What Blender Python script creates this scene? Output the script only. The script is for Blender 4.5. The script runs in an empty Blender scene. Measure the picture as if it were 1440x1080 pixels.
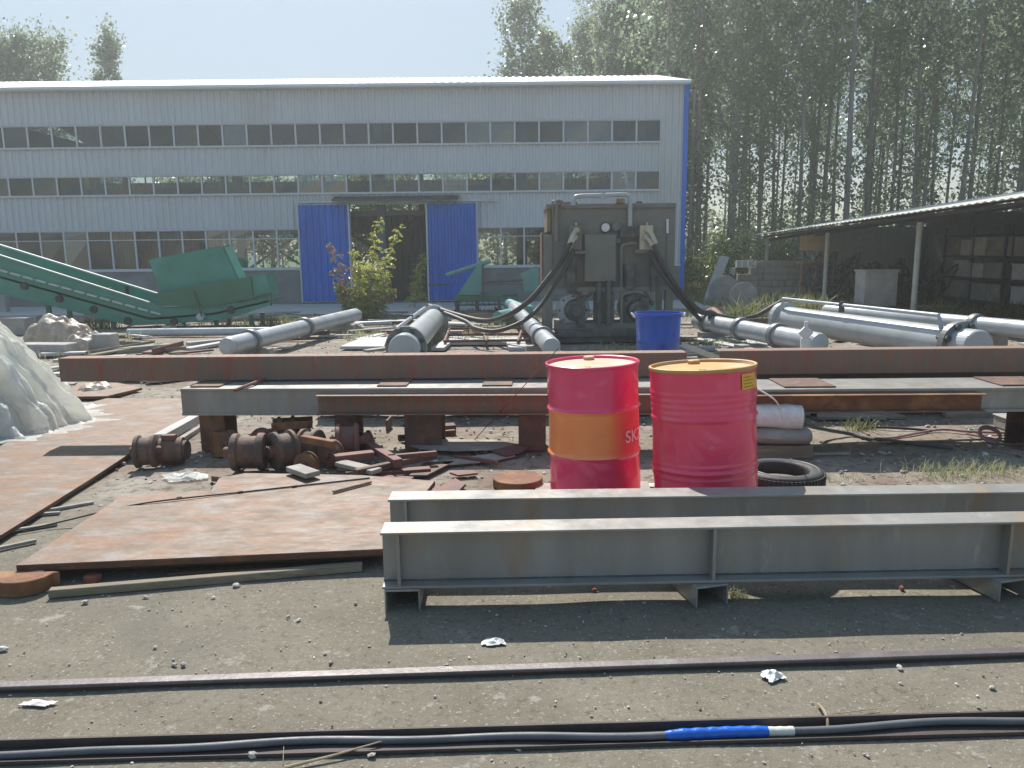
import bpy, bmesh, math, random
import numpy as np
from mathutils import Vector, Matrix, Euler, noise as mnoise
PI = math.pi
R = math.radians
random.seed(7)
np.random.seed(7)
scene = bpy.context.scene
C = scene.collection

# ------------------------------------------------------------------ camera
CAM_H = 1.6
PITCH, ROLL = 9.7, -0.62
F = 1100.0
cam = bpy.data.cameras.new("camera")
camo = bpy.data.objects.new("camera", cam)
C.objects.link(camo)
cam.sensor_width = 36.0
cam.lens = 36.0 * F / 1440.0
cam.clip_end = 3000
cam.clip_start = 0.05
camo.location = (0, 0, CAM_H)
CR = Matrix.Rotation(R(90 - PITCH), 3, 'X') @ Matrix.Rotation(R(ROLL), 3, 'Z')
camo.rotation_euler = CR.to_euler()
scene.camera = camo

# ------------------------------------------------------------------ light
SUN = Vector((-0.20, 0.86, 1.0)).normalized()        # direction towards the sun
elev = math.asin(SUN.z)
azim = math.atan2(SUN.x, SUN.y)                        # from +Y towards +X
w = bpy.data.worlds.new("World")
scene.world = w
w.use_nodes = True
nt = w.node_tree
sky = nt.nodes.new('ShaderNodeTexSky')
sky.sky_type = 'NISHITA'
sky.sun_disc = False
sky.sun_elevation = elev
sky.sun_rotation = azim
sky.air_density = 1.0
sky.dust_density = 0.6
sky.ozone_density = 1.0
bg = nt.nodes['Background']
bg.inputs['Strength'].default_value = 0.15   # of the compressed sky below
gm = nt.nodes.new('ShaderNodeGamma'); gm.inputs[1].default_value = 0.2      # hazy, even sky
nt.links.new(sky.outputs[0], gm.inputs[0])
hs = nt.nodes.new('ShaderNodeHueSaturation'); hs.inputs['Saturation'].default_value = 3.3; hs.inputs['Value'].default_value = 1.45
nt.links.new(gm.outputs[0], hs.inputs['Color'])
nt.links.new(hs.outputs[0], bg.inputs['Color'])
sl = bpy.data.lights.new("sun", 'SUN')
sl.energy = 3.2
sl.angle = R(0.55)
sl.color = (1.0, 0.96, 0.9)
so = bpy.data.objects.new("sun", sl)
C.objects.link(so)
so.rotation_euler = SUN.to_track_quat('Z', 'Y').to_euler()
so.location = (0, 0, 30)
scene.view_settings.view_transform = 'Standard'
scene.view_settings.look = 'None'
scene.view_settings.gamma = 1.0
scene.view_settings.use_curve_mapping = False
scene.view_settings.exposure = 1.2
scene.render.resolution_x = 1024
scene.render.resolution_y = 768

VEIL = 0.0026  # density of the added volume that imitates veiling lens glare
# ------------------------------------------------------------------ measuring helpers (photo pixel -> place)
def ray(px, py):
    return CR @ Vector(((px - 720) / F, -(py - 540) / F, -1.0))
def G(px, py, z=0.0):
    d = ray(px, py)
    t = (z - CAM_H) / d.z
    return Vector((d.x * t, d.y * t, z))
def P(px, py, Y):
    d = ray(px, py)
    t = Y / d.y
    return Vector((d.x * t, Y, CAM_H + d.z * t))
def V(*a): return Vector(a)

# ------------------------------------------------------------------ materials
def lin(r, g, b):
    f = lambda c: (c / 12.92 if c <= 0.04045 else ((c + 0.055) / 1.055) ** 2.4)
    return (f(r / 255), f(g / 255), f(b / 255), 1)
def c4(c): return (c[0], c[1], c[2], 1)
def mat(name, c1, c2=None, c3=None, rough=0.6, rough2=None, metal=0.0, scale=6.0, s3=2.0, t3=(0.5, 0.65), bump=0.15, bscale=60.0,
        stretch=(1, 1, 1), spec=0.5, coat=0.0, c4_=None, s4=9.0, t4=(0.6, 0.7), info=False, bdist=0.01):
    m = bpy.data.materials.new(name)
    m.use_nodes = True
    nt = m.node_tree; N = nt.nodes; L = nt.links
    b = N['Principled BSDF']
    tc = N.new('ShaderNodeTexCoord')
    mp = N.new('ShaderNodeMapping')
    mp.inputs['Scale'].default_value = stretch
    L.new(tc.outputs['Object'], mp.inputs['Vector'])
    vec = mp.outputs[0]
    if info:
        oi = N.new('ShaderNodeObjectInfo')
        mm = N.new('ShaderNodeMath'); mm.operation = 'MULTIPLY'; mm.inputs[1].default_value = 37.0
        L.new(oi.outputs['Random'], mm.inputs[0])
        va = N.new('ShaderNodeVectorMath'); va.operation = 'ADD'
        L.new(vec, va.inputs[0]); L.new(mm.outputs[0], va.inputs[1])
        vec = va.outputs[0]
    def noise(s, det=6, ro=0.6):
        n = N.new('ShaderNodeTexNoise')
        n.inputs['Scale'].default_value = s; n.inputs['Detail'].default_value = det; n.inputs['Roughness'].default_value = ro
        L.new(vec, n.inputs['Vector'])
        return n.outputs['Fac']
    def ramp(fac, a, b_):
        r = N.new('ShaderNodeMapRange'); r.inputs['From Min'].default_value = a; r.inputs['From Max'].default_value = b_
        L.new(fac, r.inputs['Value']); return r.outputs[0]
    def mix(f, A, B):
        x = N.new('ShaderNodeMix'); x.data_type = 'RGBA'
        L.new(f, x.inputs['Factor'])
        for i, q in ((6, A), (7, B)):
            if isinstance(q, tuple): x.inputs[i].default_value = c4(q)
            else: L.new(q, x.inputs[i])
        return x.outputs[2]
    col = c1
    if c2: col = mix(ramp(noise(scale), 0.35, 0.65), c1, c2)
    f3 = None
    if c3:
        f3 = ramp(noise(s3, 8, 0.65), *t3); col = mix(f3, col, c3)
    if c4_: col = mix(ramp(noise(s4, 8, 0.7), *t4), col, c4_)
    if isinstance(col, tuple): b.inputs['Base Color'].default_value = c4(col)
    else: L.new(col, b.inputs['Base Color'])
    b.inputs['Metallic'].default_value = metal
    b.inputs['Specular IOR Level'].default_value = spec
    b.inputs['Coat Weight'].default_value = coat
    if rough2 is not None:
        r = N.new('ShaderNodeMapRange'); r.inputs['To Min'].default_value = rough; r.inputs['To Max'].default_value = rough2
        r.inputs['From Min'].default_value = 0.3; r.inputs['From Max'].default_value = 0.7
        L.new(noise(scale * 2.3), r.inputs['Value']); L.new(r.outputs[0], b.inputs['Roughness'])
    else: b.inputs['Roughness'].default_value = rough
    if bump:
        bp = N.new('ShaderNodeBump'); bp.inputs['Strength'].default_value = bump; bp.inputs['Distance'].default_value = bdist
        L.new(noise(bscale, 5, 0.6), bp.inputs['Height']); L.new(bp.outputs[0], b.inputs['Normal'])
    return m

def glass_mat(name='window_glass', tint=(.54, .62, .60), ior=1.5):
    m = bpy.data.materials.new(name); m.use_nodes = True
    nt = m.node_tree; N = nt.nodes; L = nt.links
    N.remove(N['Principled BSDF'])
    o = N['Material Output']
    t = N.new('ShaderNodeBsdfTransparent'); t.inputs[0].default_value = c4(tint)
    g = N.new('ShaderNodeBsdfGlossy'); g.inputs['Roughness'].default_value = 0.05
    g.inputs['Color'].default_value = (0.85, 0.9, 0.92, 1)
    d = N.new('ShaderNodeBsdfDiffuse'); d.inputs[0].default_value = (0.35, 0.38, 0.37, 1)
    fr = N.new('ShaderNodeFresnel'); fr.inputs[0].default_value = ior
    tc = N.new('ShaderNodeTexCoord')
    n = N.new('ShaderNodeTexNoise'); n.inputs['Scale'].default_value = 2.2; n.inputs['Detail'].default_value = 6
    L.new(tc.outputs['Object'], n.inputs['Vector'])
    r = N.new('ShaderNodeMapRange'); r.inputs['From Min'].default_value = .35; r.inputs['From Max'].default_value = .7
    r.inputs['To Min'].default_value = 0.02; r.inputs['To Max'].default_value = 0.09
    L.new(n.outputs['Fac'], r.inputs[0])
    m1 = N.new('ShaderNodeMixShader'); L.new(r.outputs[0], m1.inputs[0]); L.new(t.outputs[0], m1.inputs[1]); L.new(d.outputs[0], m1.inputs[2])
    m2 = N.new('ShaderNodeMixShader'); 
    mu = N.new('ShaderNodeMath'); mu.operation = 'MULTIPLY'; mu.inputs[1].default_value = 2.0; mu.use_clamp = True
    L.new(fr.outputs[0], mu.inputs[0]); L.new(mu.outputs[0], m2.inputs[0]); L.new(m1.outputs[0], m2.inputs[1]); L.new(g.outputs[0], m2.inputs[2])
    bp = N.new('ShaderNodeBump'); bp.inputs['Strength'].default_value = .25; bp.inputs['Distance'].default_value = .02
    n2 = N.new('ShaderNodeTexNoise'); n2.inputs['Scale'].default_value = 1.5; L.new(tc.outputs['Object'], n2.inputs['Vector'])
    L.new(n2.outputs['Fac'], bp.inputs['Height']); L.new(bp.outputs[0], g.inputs['Normal'])
    L.new(m2.outputs[0], o.inputs['Surface'])
    return m

def leaf_mat(name, c1, c2, trans=0.45, rough=0.35, spec=0.6, scale=1.4):
    m = bpy.data.materials.new(name); m.use_nodes = True
    nt = m.node_tree; N = nt.nodes; L = nt.links
    b = N['Principled BSDF']; o = N['Material Output']
    tc = N.new('ShaderNodeTexCoord'); n = N.new('ShaderNodeTexNoise'); n.inputs['Scale'].default_value = scale; n.inputs['Detail'].default_value = 8
    L.new(tc.outputs['Object'], n.inputs['Vector'])
    r = N.new('ShaderNodeMapRange'); r.inputs['From Min'].default_value = .35; r.inputs['From Max'].default_value = .65
    L.new(n.outputs['Fac'], r.inputs[0])
    x = N.new('ShaderNodeMix'); x.data_type = 'RGBA'; L.new(r.outputs[0], x.inputs['Factor'])
    x.inputs[6].default_value = c4(c1); x.inputs[7].default_value = c4(c2)
    L.new(x.outputs[2], b.inputs['Base Color'])
    b.inputs['Roughness'].default_value = rough; b.inputs['Specular IOR Level'].default_value = spec
    t = N.new('ShaderNodeBsdfTranslucent')
    hs = N.new('ShaderNodeHueSaturation'); hs.inputs['Value'].default_value = 1.3; hs.inputs['Saturation'].default_value = 1.1
    L.new(x.outputs[2], hs.inputs['Color']); L.new(hs.outputs[0], t.inputs['Color'])
    ms = N.new('ShaderNodeMixShader'); ms.inputs[0].default_value = trans
    L.new(b.outputs[0], ms.inputs[1]); L.new(t.outputs[0], ms.inputs[2]); L.new(ms.outputs[0], o.inputs['Surface'])
    return m

MT = {}
MT['beam_grey'] = mat('beam_grey', (.33, .32, .295), (.25, .24, .22), (.30, .23, .16), rough=.34, rough2=.52, metal=.25, scale=3, s3=3.4, t3=(.55, .70), stretch=(1.4, 1.4, .35), c4_=(.40, .39, .37), s4=8, t4=(.60, .72), bump=.12, bscale=30)
MT['rust_beam'] = mat('rust_beam', (.25, .13, .085), (.175, .135, .10), (.28, .095, .06), rough=.6, rough2=.85, scale=5, s3=3.0, t3=(.5, .68), c4_=(.27, .19, .15), s4=9, bump=.4, bscale=70, stretch=(3.2, 1, .5), info=True)
MT['rust_orange'] = mat('rust_orange', (.22, .09, .035), (.13, .06, .035), (.30, .15, .06), rough=.8, scale=9, s3=4, bump=.5, bscale=60, info=True)
MT['rust_dark'] = mat('rust_dark', (.14, .08, .055), (.085, .06, .048), (.21, .105, .065), rough=.75, scale=12, s3=7, bump=.5, bscale=80, info=True)
MT['rust_red'] = mat('rust_red', (.20, .075, .055), (.14, .06, .05), (.10, .065, .055), rough=.7, scale=9, s3=6, bump=.4, bscale=70, info=True)
MT['plate'] = mat('plate', (.165, .100, .055), (.130, .092, .062), (.195, .160, .135), rough=.5, rough2=.75, scale=3.5, s3=3.2, t3=(.50, .62), stretch=(1, 1.9, 1), c4_=(.19, .085, .035), s4=3.0, t4=(.48, .60), bump=.35, bscale=24, spec=.5, info=True)
MT['plate_edge'] = mat('plate_edge', (.12, .05, .03), (.08, .045, .03), (.2, .09, .04), rough=.8, scale=5, s3=3, bump=.4)
MT['steel_light'] = mat('steel_light', (.46, .48, .50), (.38, .40, .41), (.30, .27, .22), rough=.25, rough2=.42, metal=.15, scale=3, s3=2.5, t3=(.6, .75), bump=.08, bscale=25)
MT['cyl_grey'] = mat('cyl_grey', (.42, .44, .44), (.35, .37, .37), (.26, .25, .23), rough=.28, rough2=.42, scale=2.5, s3=3.5, t3=(.6, .8), bump=.08, bscale=30)
MT['cyl_dark'] = mat('cyl_dark', (.22, .23, .23), (.17, .18, .18), (.14, .13, .12), rough=.4, scale=4, s3=4, bump=.1)
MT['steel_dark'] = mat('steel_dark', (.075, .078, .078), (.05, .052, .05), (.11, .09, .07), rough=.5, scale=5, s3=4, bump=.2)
MT['pack'] = mat('pack', (.20, .19, .16), (.15, .145, .125), (.20, .155, .10), rough=.5, rough2=.7, scale=2.2, s3=1.7, t3=(.52, .72), bump=.15, bscale=20)
MT['pack2'] = mat('pack2', (.13, .13, .115), (.06, .062, .06), (.05, .045, .04), rough=.5, scale=5, s3=3, bump=.2)
MT['brass'] = mat('brass', (.55, .48, .33), (.42, .38, .30), rough=.4, metal=.4, bump=.1)
MT['yellow_rust'] = mat('yellow_rust', (.27, .22, .10), (.16, .11, .06), rough=.7, bump=.3)
MT['rubber'] = mat('rubber', (.028, .028, .027), (.045, .043, .04), rough=.6, rough2=.8, scale=12, bump=.2)
MT['hose'] = mat('hose', (.03, .028, .026), (.06, .05, .04), rough=.5, scale=8, bump=.35, bscale=160)
MT['blue_plastic'] = mat('blue_plastic', (.012, .09, .46), (.01, .07, .38), (.02, .11, .50), rough=.35, scale=3, s3=2, bump=.06, bscale=10, coat=.2)
MT['blue_door'] = mat('blue_door', (.008, .15, .60), (.006, .11, .48), (.012, .17, .60), rough=.45, scale=1.2, s3=.8, bump=.05, stretch=(1, 1, .4))
MT['wall_white'] = mat('wall_white', (.54, .57, .60), (.49, .52, .555), (.46, .475, .475), rough=.5, scale=.6, s3=.35, t3=(.5, .7), bump=.05, bscale=8, stretch=(1, 1, .25), c4_=(.40, .41, .40), s4=1.9, t4=(.60, .78))
MT['roof_white'] = mat('roof_white', (.72, .73, .74), (.6, .62, .64), rough=.5, scale=1, bump=.05)
MT['plinth'] = mat('plinth', (.20, .21, .21), (.15, .155, .155), (.26, .25, .24), rough=.85, scale=1.2, s3=.8, bump=.3, bscale=12)
MT['frame_white'] = mat('frame_white', (.52, .54, .56), rough=.5, bump=0)
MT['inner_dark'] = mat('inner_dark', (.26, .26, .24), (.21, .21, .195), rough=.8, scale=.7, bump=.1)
MT['inner_steel'] = mat('inner_steel', (.10, .11, .11), rough=.6, bump=0)
MT['glass'] = glass_mat()
MT['glass_blue'] = glass_mat('window_glass_blue', (.38, .50, .56), 1.75)
MT['glass_dark'] = glass_mat('window_glass_dark', (.30, .36, .33), 1.4)
MT['drum_red'] = mat('drum_red', (.84, .045, .15), (.78, .035, .13), (.78, .09, .17), rough=.25, rough2=.42, scale=2.2, s3=2.6, t3=(.5, .75), c4_=(.70, .13, .16), s4=9, t4=(.66, .74), bump=.12, bscale=7, coat=.7)
MT['drum_red_worn'] = mat('drum_red_worn', (.84, .045, .125), (.78, .035, .10), (.78, .10, .14), rough=.26, rough2=.45, scale=3, s3=3, t3=(.5, .75), c4_=(.72, .15, .16), s4=9, t4=(.64, .72), bump=.12, bscale=9, coat=.6)
MT['drum_orange'] = mat('drum_orange', (.95, .29, .09), (.92, .25, .075), (.88, .17, .08), rough=.32, rough2=.42, scale=2, s3=1.6, t3=(.6, .85), bump=.1, bscale=7, coat=.3)
def fade_x(m, col, x0, x1):
    """printed fade from the base colour to col along the thing's own x"""
    N = m.node_tree.nodes; L = m.node_tree.links; b = N['Principled BSDF']
    old = b.inputs['Base Color'].links[0].from_socket
    tc = N.new('ShaderNodeTexCoord'); sx = N.new('ShaderNodeSeparateXYZ'); L.new(tc.outputs['Object'], sx.inputs[0])
    mr = N.new('ShaderNodeMapRange'); mr.inputs['From Min'].default_value = x0; mr.inputs['From Max'].default_value = x1; L.new(sx.outputs[0], mr.inputs[0])
    x = N.new('ShaderNodeMix'); x.data_type = 'RGBA'; L.new(mr.outputs[0], x.inputs['Factor']); L.new(old, x.inputs[6]); x.inputs[7].default_value = c4(col)
    L.new(x.outputs[2], b.inputs['Base Color'])
fade_x(MT['drum_orange'], (.80, .07, .10), .07, .2)
MT['drum_redorange'] = mat('drum_redorange', (.60, .06, .05), (.56, .05, .06), rough=.32, rough2=.42, scale=2, bump=.1, bscale=7, coat=.3)
MT['drum_lid'] = mat('drum_lid', (.56, .37, .25), (.50, .30, .18), (.52, .44, .36), rough=.5, rough2=.7, scale=4, s3=3, bump=.2, bscale=30)
MT['drum_lid_yellow'] = mat('drum_lid_yellow', (.55, .33, .10), (.48, .24, .07), (.50, .40, .26), rough=.5, rough2=.7, scale=4, s3=3, bump=.2, bscale=30)
MT['label_yellow'] = mat('label_yellow', (.80, .48, .03), (.74, .40, .03), rough=.5, scale=30, bump=0)
MT['label_ink'] = mat('label_ink', (.35, .12, .02), rough=.6, bump=0)
MT['print_pink'] = mat('print_pink', (.92, .80, .80), (.86, .7, .7), rough=.5, scale=20, bump=0)
MT['green_paint'] = mat('green_paint', (.04, .24, .18), (.03, .18, .135), (.06, .27, .21), rough=.4, rough2=.55, scale=1.4, s3=.9, t3=(.45, .7), c4_=(.06, .09, .06), s4=4, t4=(.6, .75), bump=.1, bscale=12)
MT['green_dark'] = mat('green_dark', (.03, .15, .085), (.025, .12, .07), rough=.5, scale=2, bump=.1)
MT['green_edge'] = mat('green_edge', (.45, .5, .47), rough=.45, bump=0)
MT['teal_paint'] = mat('teal_paint', (.10, .30, .27), (.08, .24, .22), rough=.45, scale=3, bump=.1)
MT['wood'] = mat('wood', (.24, .20, .14), (.17, .14, .10), (.30, .25, .18), rough=.85, scale=7, s3=5, stretch=(.4, 6, 6), bump=.4, bscale=30)
MT['wood_grey'] = mat('wood_grey', (.33, .30, .26), (.25, .23, .20), (.40, .37, .33), rough=.85, scale=5, s3=4, bump=.35, bscale=30, info=True)
MT['concrete'] = mat('concrete', (.36, .34, .31), (.29, .28, .26), (.42, .40, .37), rough=.9, scale=3, s3=2, bump=.4, bscale=25, info=True)
MT['slab_light'] = mat('slab_light', (.48, .47, .45), (.40, .39, .37), rough=.8, scale=2, bump=.3, bscale=20)
MT['block_wall'] = mat('block_wall', (.33, .29, .24), (.26, .24, .21), (.38, .35, .30), rough=.9, scale=4, s3=1.5, bump=.5, bscale=20)
MT['brick'] = mat('brick', (.30, .09, .06), (.22, .08, .06), rough=.9, scale=14, bump=.4, info=True)
MT['cardboard'] = mat('cardboard', (.40, .26, .12), (.33, .21, .10), rough=.85, scale=4, bump=.1, info=True)
MT['paper'] = mat('paper', (.74, .73, .70), (.62, .60, .56), rough=.8, scale=20, bump=.2, bscale=50)
MT['pallet_box'] = mat('pallet_box', (.62, .57, .55), (.5, .46, .44), (.68, .64, .62), rough=.85, scale=3, s3=2, bump=.2, info=True)
MT['rack_blue'] = mat('rack_blue', (.05, .09, .13), (.04, .06, .09), rough=.5, bump=0)
MT['post_pale'] = mat('post_pale', (.46, .48, .45), (.38, .40, .37), rough=.6, scale=5, bump=.1)
MT['shed_roof'] = mat('shed_roof', (.60, .58, .52), (.48, .47, .42), (.38, .35, .30), rough=.8, scale=2, s3=1.5, bump=.2)
MT['rail'] = mat('rail', (.14, .118, .115), (.11, .095, .09), (.18, .16, .155), rough=.4, rough2=.6, scale=8, s3=5, bump=.25, bscale=60, metal=.2)
MT['rail_dark'] = mat('rail_dark', (.07, .05, .045), (.05, .038, .035), rough=.7, scale=8, bump=.3)
MT['cable'] = mat('cable', (.085, .09, .10), (.13, .13, .135), rough=.45, rough2=.6, scale=6, bump=.12, bscale=50)
MT['tape_blue'] = mat('tape_blue', (.01, .13, .58), (.012, .10, .46), rough=.3, scale=14, bump=.5, bscale=24)
MT['tape_white'] = mat('tape_white', (.62, .62, .55), (.5, .5, .45), rough=.5, scale=20, bump=.3, bscale=60)
MT['dry_stick'] = mat('dry_stick', (.38, .30, .20), (.26, .20, .13), rough=.8, scale=20, bump=.3)
MT['pink_hose'] = mat('pink_hose', (.42, .24, .27), (.34, .19, .21), rough=.5, scale=6, bump=.1)
MT['stone'] = mat('stone', (.42, .39, .34), (.28, .26, .235), (.55, .53, .49), rough=.9, scale=20, s3=8, bump=.4, info=True)
MT['bark'] = mat('bark', (.28, .26, .23), (.18, .165, .15), (.34, .325, .30), rough=.9, scale=5, s3=3, stretch=(1, 1, .3), bump=.5, bscale=14, bdist=.03)
MT['leaf'] = leaf_mat('leaf', (.165, .215, .125), (.23, .27, .18), trans=.6, rough=.3, spec=.8)
MT['leaf_b'] = leaf_mat('leaf_b', (.15, .205, .14), (.215, .255, .18), trans=.55, rough=.3, spec=.8)
MT['leaf_bush'] = leaf_mat('leaf_bush', (.10, .14, .045), (.16, .19, .08), trans=.45)
MT['leaf_shrub'] = leaf_mat('leaf_shrub', (.46, .46, .12), (.30, .34, .10), trans=.5, scale=4)
MT['leaf_shrub_red'] = leaf_mat('leaf_shrub_red', (.22, .15, .12), (.25, .20, .12), trans=.4, scale=4)
MT['grass'] = leaf_mat('grass', (.14, .17, .055), (.24, .23, .11), trans=.4, rough=.6, spec=.3, scale=1.0)
MT['grass_dry'] = leaf_mat('grass_dry', (.26, .29, .13), (.38, .36, .22), trans=.4, rough=.6, spec=.3, scale=5)

def sheet_mat():
    m = mat('plastic_sheet', (.88, .90, .86), (.78, .81, .77), (.94, .95, .92), rough=.3, rough2=.5, scale=3, s3=5, bump=.8, bscale=9, spec=.5, bdist=.03)
    N = m.node_tree.nodes; L = m.node_tree.links
    b = N['Principled BSDF']; o = N['Material Output']
    t = N.new('ShaderNodeBsdfTranslucent'); t.inputs[0].default_value = (.90, .88, .78, 1)
    ms = N.new('ShaderNodeMixShader'); ms.inputs[0].default_value = .5
    L.new(b.outputs[0], ms.inputs[1]); L.new(t.outputs[0], ms.inputs[2])
    tr = N.new('ShaderNodeBsdfTransparent'); m3 = N.new('ShaderNodeMixShader')
    tc = N.new('ShaderNodeTexCoord'); nn = N.new('ShaderNodeTexNoise'); nn.inputs['Scale'].default_value = 2.2; nn.inputs['Detail'].default_value = 7
    L.new(tc.outputs['Object'], nn.inputs['Vector'])
    mr = N.new('ShaderNodeMapRange'); mr.inputs['From Min'].default_value = .4; mr.inputs['From Max'].default_value = .62; mr.inputs['To Min'].default_value = .0; mr.inputs['To Max'].default_value = .3
    L.new(nn.outputs['Fac'], mr.inputs[0]); L.new(mr.outputs[0], m3.inputs[0]); L.new(ms.outputs[0], m3.inputs[1]); L.new(tr.outputs[0], m3.inputs[2])
    L.new(m3.outputs[0], o.inputs['Surface'])
    return m
MT['sheet'] = sheet_mat()
MT['brown_wrap'] = mat('brown_wrap', (.44, .34, .24), (.34, .26, .19), (.54, .47, .38), rough=.4, scale=5, s3=4, bump=.6, bscale=14, bdist=.03)
MT['dirt_heap'] = mat('dirt_heap', (.20, .16, .12), (.12, .10, .08), (.26, .22, .18), rough=.9, scale=5, s3=3, bump=.6, bscale=14, bdist=.03)
MT['dark_pile'] = mat('dark_pile', (.34, .36, .33), (.44, .43, .40), rough=.8, scale=8, bump=.6, bscale=20)

# ------------------------------------------------------------------ mesh helpers
def offset_of(parent):
    o = Vector((0, 0, 0))
    while parent is not None:
        o += parent.location
        parent = parent.parent
    return o
class MB:
    def __init__(s):
        s.v = []; s.f = []; s.sm = []
    def add(s, vs, fs, smooth=False):
        n = len(s.v)
        s.v += [Vector(p) for p in vs]
        s.f += [tuple(i + n for i in f) for f in fs]
        s.sm += [smooth] * len(fs)
        return s
    def box(s, a, b):
        x0, y0, z0 = a; x1, y1, z1 = b
        if x0 > x1: x0, x1 = x1, x0
        if y0 > y1: y0, y1 = y1, y0
        if z0 > z1: z0, z1 = z1, z0
        return s.add([(x0, y0, z0), (x1, y0, z0), (x1, y1, z0), (x0, y1, z0), (x0, y0, z1), (x1, y0, z1), (x1, y1, z1), (x0, y1, z1)],
                     [(0, 3, 2, 1), (4, 5, 6, 7), (0, 1, 5, 4), (1, 2, 6, 5), (2, 3, 7, 6), (3, 0, 4, 7)])
    def obox(s, c, size, rot=(0, 0, 0)):
        E = Euler(rot).to_matrix(); c = Vector(c); h = Vector(size) / 2
        vs = [c + E @ Vector((sx * h.x, sy * h.y, sz * h.z)) for sz in (-1, 1) for sx, sy in ((-1, -1), (1, -1), (1, 1), (-1, 1))]
        return s.add(vs, [(0, 3, 2, 1), (4, 5, 6, 7), (0, 1, 5, 4), (1, 2, 6, 5), (2, 3, 7, 6), (3, 0, 4, 7)])
    def prism(s, pts, z0, z1):
        n = len(pts)
        ar = sum(pts[i][0] * pts[(i + 1) % n][1] - pts[(i + 1) % n][0] * pts[i][1] for i in range(n))
        if ar < 0: pts = pts[::-1]
        vs = [(p[0], p[1], z0) for p in pts] + [(p[0], p[1], z1) for p in pts]
        fs = [tuple(range(n))[::-1], tuple(range(n, 2 * n))] + [(i, (i + 1) % n, n + (i + 1) % n, n + i) for i in range(n)]
        return s.add(vs, fs)
    def slab(s, pts3, nrm):
        """polygon of 3-D points extruded by vector nrm"""
        n = len(pts3); pts3 = [Vector(p) for p in pts3]; nrm = Vector(nrm)
        vs = pts3 + [p + nrm for p in pts3]
        fs = [tuple(range(n))[::-1], tuple(range(n, 2 * n))] + [(i, (i + 1) % n, n + (i + 1) % n, n + i) for i in range(n)]
        return s.add(vs, fs)
    def tube(s, pts, r, seg=12, caps=True, smooth=True):
        pts = [Vector(p) for p in pts]; n = len(pts)
        rs = r if isinstance(r, (list, tuple)) else [r] * n
        vs = []; up = None
        for i, p in enumerate(pts):
            t = (pts[min(i + 1, n - 1)] - pts[max(i - 1, 0)]).normalized()
            if up is None:
                up = Vector((0, 0, 1)) if abs(t.z) < .9 else Vector((1, 0, 0))
            a = up.cross(t).normalized(); b = t.cross(a).normalized(); up = b
            for k in range(seg):
                an = 2 * PI * k / seg
                vs.append(p + (a * math.cos(an) + b * math.sin(an)) * rs[i])
        fs = [(i * seg + k, i * seg + (k + 1) % seg, (i + 1) * seg + (k + 1) % seg, (i + 1) * seg + k) for i in range(n - 1) for k in range(seg)]
        s.add(vs, fs, smooth)
        if caps:
            s.add(vs[:seg], [tuple(range(seg))[::-1]]); s.add(vs[-seg:], [tuple(range(seg))])
        return s
    def cyl(s, a, b, r, seg=24, r2=None):
        return s.tube([a, b], [r, r2 if r2 is not None else r], seg)
    def lathe(s, prof, a, axis=(0, 0, 1), seg=40, smooth=True):
        """prof: (radius, distance along axis)"""
        t = Vector(axis).normalized(); up = Vector((0, 0, 1)) if abs(t.z) < .9 else Vector((0, 1, 0))
        u = up.cross(t).normalized(); v = t.cross(u).normalized(); a = Vector(a)
        vs = []; n = len(prof)
        for rr, d in prof:
            for k in range(seg):
                an = 2 * PI * k / seg
                vs.append(a + t * d + (u * math.cos(an) + v * math.sin(an)) * rr)
        fs = [(i * seg + k, i * seg + (k + 1) % seg, (i + 1) * seg + (k + 1) % seg, (i + 1) * seg + k) for i in range(n - 1) for k in range(seg)]
        return s.add(vs, fs, smooth)
    def build(s, name, m, parent=None, origin=None, bevel=0.0, seg=1, weld=False):
        me = bpy.data.meshes.new(name)
        off = offset_of(parent) if parent else Vector(origin) if origin is not None else Vector((0, 0, 0))
        if parent is None and origin is None and s.v:
            xs = [p.x for p in s.v]; ys = [p.y for p in s.v]; zs = [p.z for p in s.v]
            off = Vector(((min(xs) + max(xs)) / 2, (min(ys) + max(ys)) / 2, min(zs)))
        me.from_pydata([tuple(p - off) for p in s.v], [], s.f)
        me.polygons.foreach_set('use_smooth', s.sm)
        me.materials.append(MT[m] if isinstance(m, str) else m)
        me.update()
        o = bpy.data.objects.new(name, me)
        C.objects.link(o)
        if parent: o.parent = parent
        else: o.location = off
        if any(s.sm) and not bevel:
            md = o.modifiers.new('edges', 'EDGE_SPLIT'); md.split_angle = R(42)
        if bevel:
            md = o.modifiers.new('bevel', 'BEVEL'); md.width = bevel; md.segments = seg; md.limit_method = 'ANGLE'; md.angle_limit = R(40)
        return o

def build_split(mb, name, m, parent, **kw):
    """every loose piece of the mesh as a part of its own"""
    key = {}; par = {}
    def find(a):
        while par[a] != a: par[a] = par[par[a]]; a = par[a]
        return a
    ids = []
    for p in mb.v:
        k = (round(p.x, 4), round(p.y, 4), round(p.z, 4)); ids.append(k); par.setdefault(k, k)
    for f in mb.f:
        a = find(ids[f[0]])
        for i in f[1:]: par[find(ids[i])] = a
    groups = {}
    for n, f in enumerate(mb.f): groups.setdefault(find(ids[f[0]]), []).append(n)
    out = []
    for fs in groups.values():
        q_ = MB(); mp = {}
        for n in fs:
            for i in mb.f[n]:
                if i not in mp: mp[i] = len(q_.v); q_.v.append(mb.v[i])
            q_.f.append(tuple(mp[i] for i in mb.f[n])); q_.sm.append(mb.sm[n])
        out.append(q_.build(name, m, parent, **kw))
    return out
def tag(o, label=None, cat=None, group=None, kind=None):
    if label: o['label'] = label
    if cat: o['category'] = cat
    if group: o['group'] = group
    if kind: o['kind'] = kind
    return o
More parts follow.
